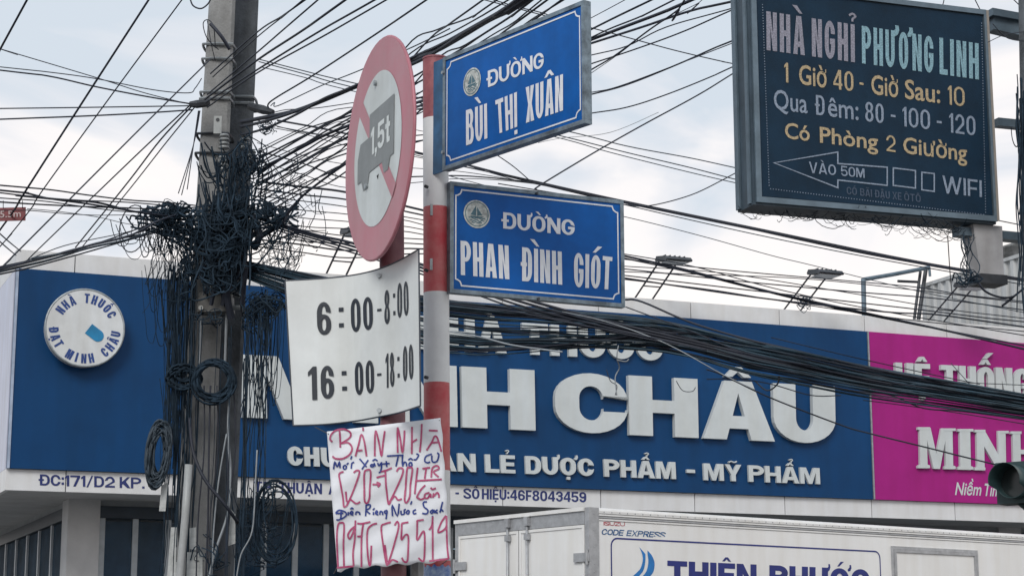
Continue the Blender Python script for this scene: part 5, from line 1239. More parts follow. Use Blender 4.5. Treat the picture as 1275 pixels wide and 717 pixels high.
E1 = [([(728, 41), (770, 20), (822, -5)], 2.4, 'second from the top, thick'), ([(728, 53), (780, 33), (830, 14), (874, -5)], 4.0, 'thickest of all'), ([(728, 57), (800, 34), (860, 14), (918, 1)], 3.0, 'thick, ending beside the price board'),
      ([(728, 71), (780, 58), (830, 34), (918, 9)], 1.5, 'slim, just under the thick ones'), ([(728, 82.5), (790, 62), (850, 40), (918, 10)], 1.8, 'brownish, meeting the board below its top'),
      ([(728, 92), (765, 70), (808, 38), (845, 12), (855, -4)], 2.0, 'steep one crossing the others'), ([(728, 27), (760, 10), (786, -4)], 1.0, 'hair thin, highest'), ([(728, 51), (760, 36), (800, 20), (840, 0)], 2.0, 'between the thick ones'),
      ([(728, 33), (770, 44), (840, 63), (900, 77), (920, 81)], 1.6, 'slanting down the other way'), ([(728, 120), (780, 106), (845, 80), (890, 60), (920, 48)], 2.0, 'long one sagging under the clouds'),
      ([(728, 117), (770, 108), (850, 78), (920, 51)], 1.2, 'thin twin of the long sagging one'), ([(728, 142.5), (780, 134), (830, 118), (885, 96), (920, 80)], 1.6, 'lowest of those meeting the board edge'),
      ([(728, 97), (770, 68), (820, 30), (870, 4), (880, -5)], .9, 'hair thin steep one')]
for pts, w_, lab in E1:
    rise_ = pts[-1][1] < pts[0][1]
    cable(on(from_pole(on(pts, 620)) if rise_ else on(pts, 600), None, 1150 if pts[-1][0] > 900 else None), w_, 'cable between upper street sign and price board: ' + lab, 'cables between street sign and price board', depth=(YP if rise_ else 10.5, 11.2))
cable(on([(668, 236, 9.8), (672, 231, 9.8), (740, 190, 10.3), (800, 156, 10.7), (870, 118, 11), (922, 86, 11.3)], None, 1080), 2.2, 'single cable rising from behind the lower street sign to the price board side')
cable([(820, 140), (760, 165), (700, 172), (670, 178)], .8, 'hair thin wire curling across the clouds', depth=(12, 12), m=cable_w)
for i, (pts, w_) in enumerate([([(700, 162), (780, 182), (860, 197), (920, 210), (980, 222)], 1.3), ([(684, 166), (780, 190), (860, 209), (926, 226), (990, 240)], 1.3), ([(680, 168), (760, 190), (860, 215), (926, 230), (990, 243)], 1.1)]):
    pts = [[(322, 74), (380, 89), (442, 104)], [(322, 77), (385, 94), (440, 109)], [(326, 84), (380, 97), (432, 112)]][i] + pts
    cable(on(pts, None, 1290), w_ * 1.15, 'thin brown wire slanting from the upper street sign toward the price board: ' + ['highest', 'middle', 'lowest'][i], 'thin wires slanting down to the price board', m=cable_g, depth=(YP, 14))
cable([(617, 192, 11), (640, 208, 11), (663, 228, 11)], 1.4, 'short thin wire dropping between the two street signs')
cable(on([(700, 242, 12), (778, 255, 12), (810, 256, 12), (860, 243, 12), (900, 224, 12), (926, 210, 12)], 620, 1160), 1.5, 'thin wire rising from the lower street sign edge to the price board foot')
cable([(345, 150), (400, 160), (440, 169), (520, 190), (580, 205), (680, 231), (780, 253), (860, 268), (940, 286), (1060, 312), (1140, 327), (1215, 340), (1290, 352)], 2.6, 'long dark cable running from the pole between the street signs to the lamp housing', depth=(YP, 13))
cable([(345, 158), (440, 176), (585, 209), (690, 234), (782, 256), (860, 274), (960, 296), (1080, 320), (1220, 345), (1290, 357)], 1.3, 'thin twin under the long cable that reaches the lamp housing', depth=(YP, 13), m=cable_g)
cable([(500, 188), (560, 200), (600, 212), (640, 224)], 1.1, 'thin wire between the round sign and the gap of the street signs', depth=(12, 11.5))
cable([(540, 214), (640, 240), (778, 270), (870, 293), (960, 318), (1010, 330), (1150, 364), (1290, 392)], 1.1, 'very thin wire slanting behind the lower street sign over the parapet', depth=(13, 14), m=cable_g)
# between the parapet lamps and the signs
for pts, w_, lab in [([(380, 300), (440, 312), (527, 330), (600, 300 + 48), (700, 340), (778, 319), (850, 334), (962, 363), (1075, 389), (1180, 412), (1290, 438)], 3.0, 'thick one meeting the parapet lamps')][:0] + [
      ([(770, 317), (850, 335), (962, 364), (1075, 389), (1180, 412), (1290, 438)], 3.0, 'thick, sagging past the parapet lamps'), ([(770, 320), (850, 337), (930, 357), (1020, 379), (1120, 400), (1290, 433)], 2.2, 'dark twin beneath the thick one'),
      ([(770, 315), (860, 331), (960, 358), (1060, 380), (1160, 398), (1290, 420)], 1.4, 'slim twin above the thick one'), ([(770, 338), (880, 342), (1002, 347), (1130, 360), (1290, 379)], 1.3, 'nearly level, highest'),
      ([(770, 331), (900, 340), (1060, 365), (1180, 385), (1290, 398)], 1.3, 'thin, second highest'), ([(770, 347), (880, 360), (962, 373), (1060, 388), (1148, 400), (1290, 414)], 1.4, 'thin, touching the parapet edge'),
      ([(770, 322), (900, 336), (1060, 350), (1145, 358), (1200, 367), (1290, 377)], 1.5, 'crossing the ribbed wall high up'), ([(770, 334), (920, 350), (1060, 363), (1150, 370), (1210, 377), (1290, 388)], 1.7, 'crossing the wall halfway'), ([(770, 345), (940, 370), (1100, 388), (1160, 391), (1220, 399), (1290, 409)], 2.2, 'crossing the wall foot'),
      ([(770, 342), (940, 362), (1080, 378), (1150, 386), (1230, 396), (1290, 402)], 1.7, 'thin, at the wall foot')]:
    PK = globals().get('PK', -1) + 1; ya = 226 + PK * 9; yb_ = 240 + PK * 9
    pts = [(320, ya), (376, ya + 9 + rng.uniform(-3, 3)), (434, yb_), (527, 262 + PK * 6)] + on(pts, 640)
    cable(pts, w_, 'cable above the shop parapet toward the ribbed wall: ' + lab, 'cables above the parapet', depth=(YP, 14))
cable([(1215, 346, 10.5), (1226, 362, 10.5), (1245, 370, 10.6), (1262, 369, 10.7), (1276, 358, 10.8)], 3, 'thick cable sagging from the lamp housing to the right-hand pole')
cable([(1180, 294, 10.4), (1183, 340, 11.5), (1186, 372, 13)], 1.4, 'thin wire hanging straight from the price board underside')
cable([(1236, 30, 10.4), (1250, 45, 10.5), (1262, 50, 10.6), (1280, 52, 10.7)], 1.2, 'short wire looping from the board top to the pole'); cable([(1230, 53, 10.4), (1250, 44, 10.5), (1275, 40, 10.7)], 1.0, 'short wire crossing the loop beside the board top')
for pts in ([(1212, -4), (1224, 20)], [(1176, -4), (1172, 10)], [(1258, -4), (1282, 18)], [(1264, -6), (1288, 10)]): cable([(pts[0][0], pts[0][1], 10.9), ((pts[0][0] + pts[1][0]) / 2 + .6, (pts[0][1] + pts[1][1]) / 2 + 1, 10.9), (pts[1][0], pts[1][1], 10.9)], 1.4, 'short dark wire above the top edge of the price board', 'short wires above the price board')
# ---- the large sagging bundle over the blue sign
BC = [(300, 335, 13.7), (420, 372, 13.2), (560, 408, 12.6), (700, 415, 12.2), (830, 422, 12.0), (930, 445, 11.8), (1000, 459, 11.6), (1080, 475, 11.4), (1180, 491, 11.2), (1290, 508, 11)]
half = [10, 22, 33, 29, 23, 21, 20, 18, 16, 14]
NB = 56
for i in range(NB):
    # strands drift across the bundle: two decks at the left, one thick rope further on
    ph = rng.uniform(0, 6.28); am = rng.uniform(.03, .12); q_ = rng.random()
    o0 = rng.uniform(-1, -.50) if q_ < .40 else rng.uniform(.28, .90) if q_ < .88 else rng.uniform(-.5, .28)
    o1 = -1 + 2 * (i * 37 % NB + .5) / NB; pts = []
    if q_ < .40: o1 = o1 * .75 - .25
    for j, (x, y, Y) in enumerate(BC):
        t_ = max(0, min(1, (j - 2.6) / 2.2)); lo = o0 * (1 - t_) + o1 * t_ + am * math.sin(j * .9 + ph)
        pts.append((x, y + half[j] * lo, Y + rng.uniform(-.06, .06)))
    cable(pts, rng.choice((1.2, 1.6, 2.0, 2.5)), 'cable in the great dark bundle sagging across the pharmacy sign', 'cables of the great bundle', rng.choice((cable_m, cable_g, bundle_m, bundle_m)), k=4)
GL = 'cable loose beside the great bundle: '
for pts, w_, lab, m_ in [([(556, 412), (600, 420), (640, 430), (700, 438)], 2.2, 'pale one along its lower edge at the white post', cable_w),
      ([(779, 373), (800, 376), (870, 405), (974, 434), (1080, 462), (1180, 484), (1290, 504)], 2.8, 'dark one from the lower street sign corner joining it', cable_m), ([(779, 382), (860, 412), (930, 440), (1010, 455)], 1.6, 'slim one from the street sign foot', cable_m),
      ([(560, 378), (640, 388), (720, 404), (800, 418), (880, 436)], 2.0, 'along the upper edge behind the street sign', cable_m), ([(700, 388), (760, 402), (830, 428), (900, 466), (940, 485)], 1.3, 'pale one leaving downward before the last letters', cable_w),
      ([(880, 460), (900, 467), (959, 495), (1047, 529), (1081, 539), (1150, 556), (1210, 571), (1290, 590)], 2.0, 'dark one dropping over the last letter onto pink', cable_m),
      ([(880, 472), (920, 472), (960, 478), (1010, 492), (1047, 492)], 1.4, 'short one before the last blue letter', cable_m), ([(1070, 487), (1110, 492), (1150, 508), (1200, 512), (1290, 524)], 1.8, 'lowest one over the pink sign', cable_m),
      ([(1075, 498), (1130, 505), (1200, 515), (1290, 530)], 1.2, 'thin one under the lowest over the pink sign', cable_m), ([(1078, 461), (1130, 470), (1200, 476), (1290, 480)], 1.0, 'thin one above it over the pink letters', cable_m),
      ([(960, 420), (1060, 444), (1160, 466), (1220, 478)], 1.2, 'thin one above it across the blue edge', cable_m), ([(940, 474), (955, 486), (968, 478), (970, 468)], 2.0, 'short drooping loop under it', cable_m),
      ([(1184, 452), (1200, 470), (1216, 488)], 1.0, 'short thin one across the pink letters', cable_m)]:
    cable(pts, w_, GL + lab, 'cables loose beside the great bundle', m_, depth=(12, 11.4))
cable([(770, 430, 11.9), (768, 445, 11.9), (771, 458, 12), (766, 470, 12), (768, 492, 12)], 1.6, 'pale frayed wire hanging from the bundle over the big letter', m=cable_w)
cable([(768, 448, 11.9), (779, 450, 11.9), (783, 447, 11.9)], 1.6, 'short pale wire end sticking out beside the frayed wire', m=cable_w)
cable([(755, 460, 12), (760, 474, 12), (768, 480, 12), (766, 492, 12)], 1.0, 'thin dark curl over the big round letter')
cable([(842, 474, 12), (850, 486, 12), (862, 487, 12), (866, 482, 12)], 1.0, 'thin dark curl over the second big letter after the round one')
# ---- lines between the poles and the round sign, and beyond it
MD = 'thin strand running along the long cable from the pole between the street signs'
for i, (ya, yb_, w_) in enumerate([(150, 172, 1.8), (156, 182, 1.5), (188, 222, 2.6), (200, 234, 1.5), (178, 205, 1.4)]):
    d_ = (i - 3) * .8
    cable([(320, ya), (376, (ya + yb_) / 2 + rng.uniform(-4, 4)), (434, yb_), (520, 190 + (yb_ - 172) * .6), (585, 207 + (yb_ - 172) * .25), (680, 231 + d_), (780, 253 + d_), (940, 286 + d_), (1140, 327 + d_), (1290, 352 + d_)][:10], w_ * .7, MD, 'strands along the long cable', depth=(YP, 13))
for i in range(4):
    cable([(318, 268 + i * 3, YP), (355, 281 + i * 3, 13.5), (400, 294 + i * 3, 13.1), (440, 303 + i * 4, 12.8), (527, 330 + i * 4, 12.2), (640, 368 + i * 5, 12), (740, 396 + i * 4, 12), (860, 424 + i * 3, 11.9), (1000, 455 + i * 3, 11.6), (1290, 504 + i * 2, 11)], (3.4, 3.0, 2.4, 2.0)[i], 'thick cable leaving the tangle low, passing under the round sign into the great bundle', 'thick low strand under the round sign')
cable([(352, 273, 13.5), (375, 246, 13.4), (405, 222, 13.2), (432, 203, 13)], 3.2, 'dark thick cable climbing from the tangle edge to the round sign rim')
cable([(318, 300, YP), (335, 290, 13.6), (352, 278, 13.5), (360, 262, 13.5)], 4, 'short thick cable rising out of the tangle side')
# vertical and slack service cables on the poles
cable([(286, 470, 13.5), (284, 540, 13.5), (287, 590, 13.5), (283, 640, 13.5), (270, 680, 13.5), (259, 722, 13.5)], 3.6, 'pale grey service cable curving down the front of the poles', m=cable_w, name='service_cable')
cable([(282, 540, 13.5), (272, 600, 13.5), (266, 660, 13.5), (263, 722, 13.5)], 2.2, 'slim pale service cable beside the curved one on the poles', m=cable_w, name='service_cable')
cable([(320, 560, 13.4), (318, 600, 13.4), (314, 660, 13.4), (300, 690, 13.4), (294, 722, 13.4)], 2.0, 'pale service wire hanging free before the address strip', m=cable_w, name='service_cable')
cable([(236, 520, 13.5), (240, 560, 13.45), (254, 595, 13.4), (280, 628, 13.4), (296, 650, 13.5)], 4.5, 'thick dark service cable slanting across the front of the pole low down', name='service_cable')
for i, (x0_, x1_) in enumerate([(262, 259), (285, 284), (254, 247), (270, 262), (291, 283)]):
    cable([(x0_, 480, 13.5), (x0_ - 2 + i, 560, 13.5), (x1_, 640, 13.5), (x1_ - 3, 724, 13.5)], (2.6, 3.0, 2.0, 1.6, 2.2)[i], 'dark service cable running straight down the face of the poles', 'service cables down the poles', name='service_cable')

# white conduits at the foot of the pale pole
c1_ = MB().tube([P(235, 578, 13.45), P(231, 640, 13.45), P(222, 740, 13.45), Vector((P(222, 740, 13.45).x, 13.45, .13))], .027, 12)
tag(obj('conduit', c1_, mat('conduit_white', (.40, .42, .43), .45, var=.1, scale=7, streak=.2), M=base_at(P(222, 740, 13.45)), smooth=True), 'white plastic conduit leaning up the front of the pale pole', 'conduit')
c2_ = MB(); c2_.slab([P(x, y, 13.62) for x, y in ((207, 740), (222, 740), (221, 655), (213, 655))], (0, .02, 0))
def note(pts, Y, label):
    m = MB(); m.slab([P(x, y, Y) for x, y in pts], (0, .004, 0)); return tag(obj('pasted_notice', m, mat('notice_paper', (.50, .52, .52), .7, var=.16, scale=18), M=base_at(P(*pts[0], Y))), label, 'notice')
note(((206, 740), (219, 740), (221, 656), (213, 656)), 13.6, 'narrow torn white notice on the pale pole side, left of the conduit')
note(((232, 722), (252, 722), (252, 687), (233, 687)), 13.55, 'white notice wrapped low on the pale pole, right of the conduit')
note(((236, 683), (244, 684), (244, 656), (236, 657)), 13.55, 'small white notice above the wrapped one on the pale pole')
note(((282, 680), (293, 676), (293, 640), (288, 634)), 13.55, 'torn white notice on the darker pole')
note(((198, 636), (206, 636), (209, 600), (201, 604)), 13.5, 'yellowish tag hanging among the wires beside the poles')

# ---- tangles nobody could count
def scribble(mb, region, n, seg, r0, r1, wild, Y0, Y1, vert=0.0, horiz=0.0):
    """n random slack wires inside a picture-plane ellipse (cx, cy, rx, ry)"""
    cx, cy, rx, ry = region
    for _ in range(n):
        a = rng.uniform(0, 6.28); q_ = math.sqrt(rng.random()); x, y = cx + rx * q_ * math.cos(a), cy + ry * q_ * math.sin(a)
        an = rng.uniform(0, 6.28)
        if vert and rng.random() < vert: an = math.pi / 2 + rng.gauss(0, .09)
        elif horiz and rng.random() < horiz: an = rng.gauss(0, .35)
        Y = rng.uniform(Y0, Y1); pts = []; st_ = rng.uniform(.5, 1.3) * seg
        sgn = 1 if rng.random() < .5 else -1
        for k in range(rng.randint(5, 10)):
            pts.append((x, y, Y)); an += rng.gauss(0, wild) + sgn * wild * .25
            if not vert and ((x - cx) / rx) ** 2 + ((y - cy) / ry) ** 2 > .85:
                an = math.atan2((cy - y) / ry, (cx - x) / rx) + rng.gauss(0, .5)
            x += math.cos(an) * st_; y += math.sin(an) * st_; Y = min(Y1, max(Y0, Y + rng.gauss(0, .06)))
        mb.tube([P(*p) for p in catmull(pts, 3)], rng.uniform(r0, r1), 4, caps=False)
def knot(mb, region, n, r0, r1, Y0, Y1):
    """slack wires lying across one another inside the ellipse: open arcs, a few full loops"""
    cx, cy, rx, ry = region
    def pt():
        a = rng.uniform(0, 6.28); q_ = rng.random() ** .55; return cx + rx * q_ * math.cos(a), cy + ry * q_ * math.sin(a)
    for _ in range(n):
        Y = rng.uniform(Y0, Y1); (x0, y0), (x1, y1) = pt(), pt(); d = math.hypot(x1 - x0, y1 - y0) or 1
        if d > 48: x1, y1 = x0 + (x1 - x0) * 48 / d, y0 + (y1 - y0) * 48 / d; d = 48
        if rng.random() < .07:
            r_ = rng.uniform(3, 8); e_ = rng.uniform(.5, 1); a0_ = rng.uniform(0, 6)
            pts = [(x0 + r_ * math.cos(a0_ + k * .8), y0 + r_ * e_ * math.sin(a0_ + k * .8), Y) for k in range(8)]
        else:
            k1, k2 = rng.gauss(0, .22) * d, rng.gauss(0, .22) * d; nx, ny = -(y1 - y0) / d, (x1 - x0) / d; sg = rng.uniform(0, .25) * d
            pts = [(x0, y0, Y), (x0 + (x1 - x0) * .33 + nx * k1, y0 + (y1 - y0) * .33 + ny * k1 + sg, Y - .04), (x0 + (x1 - x0) * .67 + nx * k2, y0 + (y1 - y0) * .67 + ny * k2 + sg, Y - .04), (x1, y1, Y)]
        mb.tube([P(*p) for p in catmull(pts, 4)], rng.uniform(r0, r1), 4, caps=False)
def runs(mb, n, xa, xb, ya, yb, xa2, xb2, r0, r1, Y0, Y1, wob=2.0):
    """long wires hanging from one stretch to another"""
    for _ in range(n):
        t = rng.random(); x0, x1 = xa + (xb - xa) * t, xa2 + (xb2 - xa2) * min(1, max(0, t + rng.gauss(0, .12))); y0, y1 = rng.uniform(*ya), rng.uniform(*yb)
        ph = rng.uniform(0, 6.28); f = rng.uniform(1.5, 4); am = rng.uniform(.2, 1) * wob; Y = rng.uniform(Y0, Y1)
        pts = [(x0 + (x1 - x0) * k / 8 + am * math.sin(ph + f * k / 2) * min(1, k / 2), y0 + (y1 - y0) * k / 8, Y) for k in range(9)]
        mb.tube([P(*p) for p in catmull(pts, 3)], rng.uniform(r0, r1), 4, caps=False)
def drapes(mb, n, xr, ytop, sag, span, r0, r1, Y0, Y1):
    """U-shaped slack wires"""
    for _ in range(n):
        x0 = rng.uniform(*xr); sp_w = rng.uniform(*span) * (1 if rng.random() < .5 else -1); y0 = rng.uniform(*ytop); y1 = y0 + rng.uniform(-14, 14); sg = rng.uniform(*sag); Y = rng.uniform(Y0, Y1)
        pts = []
        for k in range(11):
            t = k / 10; e_ = 1 - abs(2 * t - 1) ** 2.6
            pts.append((x0 + sp_w * (t - .5) + rng.gauss(0, .5), y0 + (y1 - y0) * t + sg * e_, Y + .1 * math.sin(t * 3)))
        mb.tube([P(*p) for p in catmull(pts, 3)], rng.uniform(r0, r1), 4, caps=False)
def tangle(label, fill, at, m_=None):
    m = MB(); fill(m)
    return tag(obj('wire_tangle', m, m_ or tangle_m, M=base_at(P(*at)), smooth=False), label, 'wires', kind='stuff')
def f_(m):
    for rg, n in (((281, 286, 34, 52), 230), ((277, 338, 31, 30), 120), ((212, 264, 38, 12), 90), ((182, 270, 26, 9), 16), ((236, 288, 20, 20), 50), ((218, 284, 26, 13), 20), ((332, 264, 28, 11), 64), ((320, 284, 12, 12), 24)):
        knot(m, rg, int(n * .85), .003, .0075, 13.35, 13.8)
    for rg, n in (((304, 200, 12, 44), 44), ((278, 212, 8, 34), 10), ((320, 205, 12, 28), 30), ((236, 325, 16, 24), 30), ((262, 392, 28, 20), 12)): knot(m, rg, n, .0025, .006, 13.4, 13.85)
    runs(m, 90, 246, 318, (225, 275), (300, 372), 242, 310, .003, .008, 13.4, 13.6, 4)
    drapes(m, 40, (262, 316), (175, 240), (10, 60), (10, 44), .003, .007, 13.4, 13.6)
    runs(m, 30, 190, 246, (262, 280), (300, 340), 210, 246, .002, .006, 13.4, 13.9, 4)
    for k in range(16):     # strands that cross the face of the poles and leave sideways
        y = rng.uniform(235, 335); m.tube([P(*p) for p in catmull([(170 + rng.uniform(-10, 40), y * .4 + 160, 13.7), (232, y * .7 + 82, 13.5), (280, y, 13.42), (322, y + rng.uniform(-20, 5), 13.5), (372, 262 + rng.uniform(-16, 30), 13.6)], 4)], rng.uniform(.004, .009), 5, caps=False)
tangle('dense dark knot of wires wrapped round the two poles under the straps', f_, (281, 340, 13.6))
def f_(m):
    for rg, n in (((352, 225, 30, 46), 22), ((348, 316, 34, 26), 26), ((388, 260, 42, 54), 14), ((334, 158, 13, 11), 20), ((204, 302, 30, 20), 12)): knot(m, rg, n, .0018, .004, 13.0, 14.0)
    runs(m, 26, 196, 250, (276, 296), (340, 400), 180, 240, .002, .004, 13.4, 14, 5)
    drapes(m, 16, (150, 240), (266, 286), (10, 50), (16, 46), .002, .0045, 13.4, 13.9)
    drapes(m, 16, (320, 372), (272, 296), (10, 44), (12, 50), .002, .004, 13.2, 13.9)
    runs(m, 14, 325, 380, (270, 290), (330, 372), 315, 372, .0018, .0035, 13.2, 13.9, 6)
tangle('loose web of thin wires against the sky between poles and round sign', f_, (360, 330, 13.6))
def f_(m):
    runs(m, 44, 206, 246, (318, 350), (520, 735), 200, 234, .002, .0055, 13.45, 14.1, 3)
    runs(m, 16, 222, 242, (380, 470), (728, 740), 212, 236, .003, .006, 13.45, 14.1, 2)
    drapes(m, 26, (208, 238), (330, 480), (40, 170), (6, 22), .002, .005, 13.4, 14.0)
    drapes(m, 6, (182, 206), (322, 350), (20, 90), (10, 30), .002, .0035, 13.5, 14.0)
    knot(m, (232, 350, 14, 34), 40, .0025, .006, 13.4, 13.9)
tangle('curtain of dark wires hanging down before the blue sign, between round logo and pole', f_, (222, 500, 13.6))
def f_(m):
    for rg, n in (((328, 378, 30, 18), 80), ((316, 400, 18, 20), 24), ((322, 665, 32, 52), 34), ((328, 625, 26, 24), 14)): knot(m, rg, n, .002, .006, 13.4, 14.0)
    runs(m, 18, 304, 340, (372, 400), (500, 735), 300, 326, .002, .005, 13.4, 14.0, 4)
    runs(m, 10, 302, 312, (360, 450), (728, 740), 292, 306, .003, .006, 13.4, 13.9, 2)
    drapes(m, 16, (312, 345), (372, 400), (40, 140), (8, 30), .002, .005, 13.4, 14.0)
    drapes(m, 16, (300, 350), (590, 640), (30, 110), (12, 50), .002, .005, 13.4, 14.0)
tangle('curtain of dark wires hanging beside the poles, before the first big letter', f_, (320, 480, 13.6))
def f_(m):
    runs(m, 3, 244, 262, (390, 420), (728, 740), 226, 250, .003, .006, 13.42, 13.6, 2); runs(m, 4, 262, 292, (390, 430), (728, 740), 250, 286, .002, .004, 13.42, 13.6, 2)
    knot(m, (262, 690, 26, 34), 12, .003, .006, 13.42, 13.6)
tangle('thin wires stapled and hanging down the front of the poles', f_, (255, 520, 13.6))
def f_(m):
    for (a, b, y) in ((928, 985, 257.5), (960, 1040, 262), (1030, 1110, 271), (1100, 1170, 279), (1150, 1200, 286)):
        drapes(m, 26, (a, b), (y - 2, y + 1), (1, 8), (8, 34), .001, .0022, 10.42, 10.52)
tangle('fringe of thin loose wires along the underside of the price board', f_, (1080, 285, 10.5))
def f_(m):
    runs(m, 9, 1196, 1212, (290, 298), (338, 350), 1200, 1216, .002, .003, 10.38, 10.5, 5); knot(m, (1205, 346, 22, 7), 18, .002, .0045, 10.38, 10.55)
    runs(m, 12, 1266, 1276, (90, 130), (240, 420), 1268, 1278, .003, .006, 10.5, 10.62, 3); drapes(m, 6, (1266, 1272), (110, 160), (20, 50), (6, 14), .002, .004, 10.5, 10.6)
tangle('wires crowding the guest house lamp housing', f_, (1205, 346, 10.5))
def f_(m): knot(m, (1002, 375, 13, 9), 26, .003, .005, 23.8, 24.4)
tangle('small knot of wires on the parapet below the middle lamp', f_, (1000, 374, 24), cable_g)
# stiff clamp and splice lumps inside the knot
def coil(label, cx, cy, rx, ry, turns, wpx, m_=cable_m, Y=13.45, tilt=0.0, lo=.84):
    m = MB()
    for t in range(turns):
        ox, oy, sx = rng.gauss(0, 2), rng.gauss(0, 2.4), rng.uniform(lo, 1.08); a0_ = rng.uniform(0, 6)
        pts = []
        for k in range(22):
            a = 2 * math.pi * k / 22; x, y = rx * sx * math.cos(a), ry * sx * math.sin(a)
            pts.append(P(cx + ox + x * math.cos(tilt) - y * math.sin(tilt), cy + oy + x * math.sin(tilt) + y * math.cos(tilt), Y + rng.uniform(-.03, .03)))
        m.tube(pts, wpx * Y / FPX / 2, 5, close=True)
    tag(obj('cable_coil', m, m_, M=base_at(P(cx, cy + ry, Y)), smooth=True), label, 'cable coil')
coil('round coil of dark spare cable tied on the pale pole below the junction box', 266, 474, 24, 23, 18, 3.0, tangle_m)
coil('smaller coil of spare cable overlapping the round one toward the blue sign', 230, 470, 19, 13, 16, 3.0, tangle_m, Y=13.5, lo=.4)
coil('long narrow coil of spare cable hanging beside the pole before the blue sign', 197, 566, 13, 40, 22, 3.0, cable_g, tilt=.12, lo=.62)
coil('slack arch of cable hanging before the address strip', 343, 652, 26, 50, 6, 2.4, tangle_m, Y=13.5)
coil('wide cable loop standing out before the parapet', 166, 283, 17, 30, 1, 1.6, Y=13.6, tilt=.15)
# dense weatherproof sleeve round the bundle in the knot
m = MB()
for k_ in range(20):
    a = rng.uniform(250, 318); b = rng.uniform(236, 352)
    pts = [P(a + rng.uniform(-8, 8), b + rng.uniform(-6, 6), 13.55), P(a + rng.uniform(-4, 12), b + rng.uniform(8, 30), 13.5), P(a + rng.uniform(-10, 4), b + rng.uniform(34, 60), 13.55)]
    m.tube(pts, rng.uniform(.014, .03), 6)
tag(obj('splice_sleeves', m, cable_m, M=base_at(P(285, 350, 13.55))), 'black splice sleeves buried in the knot of wires on the poles', 'splices', kind='stuff')

# ---------------------------------------------------------------- red height plate
hp = thing('height_plate', 'small dark red height limit plate hanging from the cables at the edge', 'sign', base_at(P(14, 275, 11.4)))
q = [P(x, y, 11.4) for x, y in ((-8, 275.5), (31.5, 274.5), (32, 258), (-8, 259))]
obj('plate', MB().slab(q, (0, .006, 0)), mat('plate_red', (.22, .035, .045), .55, var=.2, scale=14, streak=.2), hp)
m = MB(); text_on(m, '5.5m', (0, 271), (26, 270), (0, 262.5), (26, 262), lambda x, y: P(x, y, 11.397), bold=.01, res=2); obj('lettering', m, mat('plate_text', (.52, .42, .42), .6), hp)
for x in (4, 28): obj('hook', MB().tube([P(x, 259, 11.4), P(x, 250, 11.35)], .003, 4), dark_steel, hp)

# ---------------------------------------------------------------- floodlights on the parapet
zr = zP - .03
def floodlight():
    r = thing('floodlight', '', 'floodlight', base_at(F.w(0, .3, zr), F.rot), 'floodlights on the pharmacy parapet')
    for x in (-.13, .13):
        rd = obj('arm_rod', MB(F).tube([(x, .3, zr - .02), (x, -.62, zr + .43)], .013, 6, raw=False), dark_steel, r)
    obj('cross_bar', MB(F).tube([(-.13, -.10, zr + .18), (.13, -.10, zr + .18)], .009, 6, raw=False), dark_steel, r)
    obj('top_bar', MB(F).tube([(-.14, -.62, zr + .43), (.14, -.62, zr + .43)], .012, 6, raw=False), dark_steel, r)
    hd = MB(F); y0, y1 = -.58, -.92
    prof = [(y0, zr + .43), (y0 - .04, zr + .475), (y1 + .05, zr + .435), (y1, zr + .39), (y1 + .02, zr + .375), (y0 - .02, zr + .405)]
    hd.add([(x, y, z) for x in (-.19, .19) for y, z in prof], [tuple(range(6)), tuple(range(11, 5, -1))] + [(i, (i + 1) % 6, (i + 1) % 6 + 6, i + 6) for i in range(6)])
    h_ = obj('lamp_head', hd, dark_steel, r)
    for k in range(5): obj('cooling_fin', MB(F).box(-.15 + k * .07, -.14 + k * .07, -.81, -.66, zr + .45, zr + .464), dark_steel, h_)
    obj('lens', MB(F).box(-.16, .16, -.88, -.64, zr + .366, zr + .373), mat('lens_grey', (.3, .32, .34), .15), r)
    obj('base_foot', MB(F).box(-.17, .17, .27, .33, zr - .005, zr + .012), dark_steel, r)
    return r
def copy_thing(r):
    c = r.copy(); link(c)
    for ch in r.children:
        d = ch.copy(); link(d); d.parent = c
        for g_ in ch.children: e_ = g_.copy(); link(e_); e_.parent = d
    return c
fl0 = floodlight()
spots = [(414, 'floodlight on the parapet half behind the round sign'), (795, 'floodlight on the parapet just past the lower street sign'), (979, 'floodlight on the parapet above the last big blue letter'), (1157, 'floodlight on the parapet before the ribbed wall, under the price board')]
for i, (px, lab) in enumerate(spots):
    o = fl0 if i == 0 else copy_thing(fl0)
    py = 311 + (px - 27) * .0783; u = F.uz(px, py, .3)[0]
    o.location = F.w(u, .3, zr); o['label'] = lab
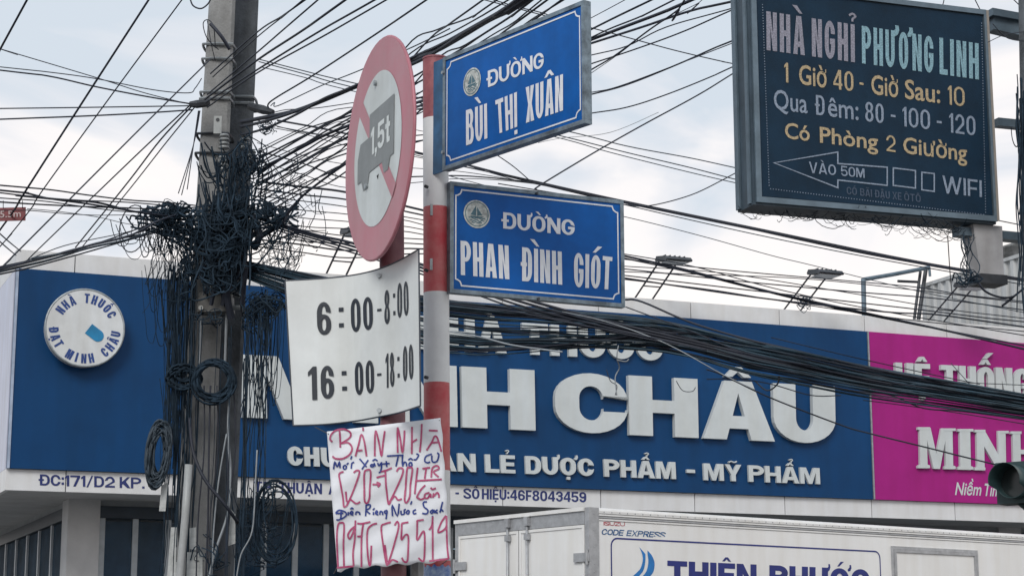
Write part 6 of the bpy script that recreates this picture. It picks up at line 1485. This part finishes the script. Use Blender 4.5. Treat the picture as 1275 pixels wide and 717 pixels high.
# pipe frame on the roof
pf = thing('pipe_frame', 'bare grey pipe frame standing on the roof where blue and pink signs meet', 'frame', base_at(F.w(F.uz(1075, 390)[0], .2, zr), F.rot))
def pole_px(pts, y, r_, name, m_=rim): obj(name, MB().tube([F.hit(a, b, y) for a, b in pts], r_, 8), m_, pf, smooth=False)
pole_px([(1076, 395), (1075, 347)], .2, .035, 'upright'); pole_px([(1075, 348), (1110, 342), (1157, 333)], .2, .03, 'top_pipe')
pole_px([(1146, 338), (1138, 400)], .3, .022, 'upright', dark_steel); pole_px([(1153, 334), (1143, 402)], .35, .03, 'upright', dark_steel); pole_px([(1157, 333), (1158, 344)], .2, .02, 'stub'); pole_px([(1118, 350), (1142, 351)], .3, .02, 'cross_pipe', dark_steel)

# ---------------------------------------------------------------- ribbed grey wall building behind
GF = Frame(1275, 360, 31.5, FH + 90)          # faces back toward the left, running away
gb = thing('ribbed_building', 'tall grey building clad in ribbed metal, beyond the pink sign', 'building', base_at(GF.w(0, 0, 0), GF.rot))
zt2 = GF.uz(1245, 329)[1]; uf = GF.uz(1147, 357)[0]
print('ribbed', uf, zt2)
rib = mat('ribbed_sheet', (.46, .475, .49), .55, var=.08, scale=1.2, streak=.25)
ux = 1.2; k = 0
A0, A1 = min(uf, ux), max(uf, ux)
m = MB(GF); x = A0; pr = []
while x < A1:
    pr += [(x, 0), (x + .09, 0), (x + .12, -.045), (x + .20, -.045)]; x += .23
sgn = 1
vs = [(a, b * sgn, z) for z in (0, zt2) for a, b in pr]; n = len(pr)
m.add(vs, [(i, i + 1, n + i + 1, n + i) for i in range(n - 1)]); tag(obj('ribbed_wall', m, rib, gb))
obj('core', MB(GF).box(A0, A1, .03, 8, 0, zt2 - .02), rib, gb)
obj('top_flashing', MB(GF).box(A0, A1, -.06, .2, zt2, zt2 + .06), rib, gb)
for px in (1247, 1256, 1264): 
    uu = GF.uz(px, 326)[0]; obj('roof_block', MB(GF).box(uu - .35, uu + .3, .02, .5, zt2 + .061, zt2 + .24 + rng.uniform(0, .08)), conc_a, gb)
print('cables', NC[0])
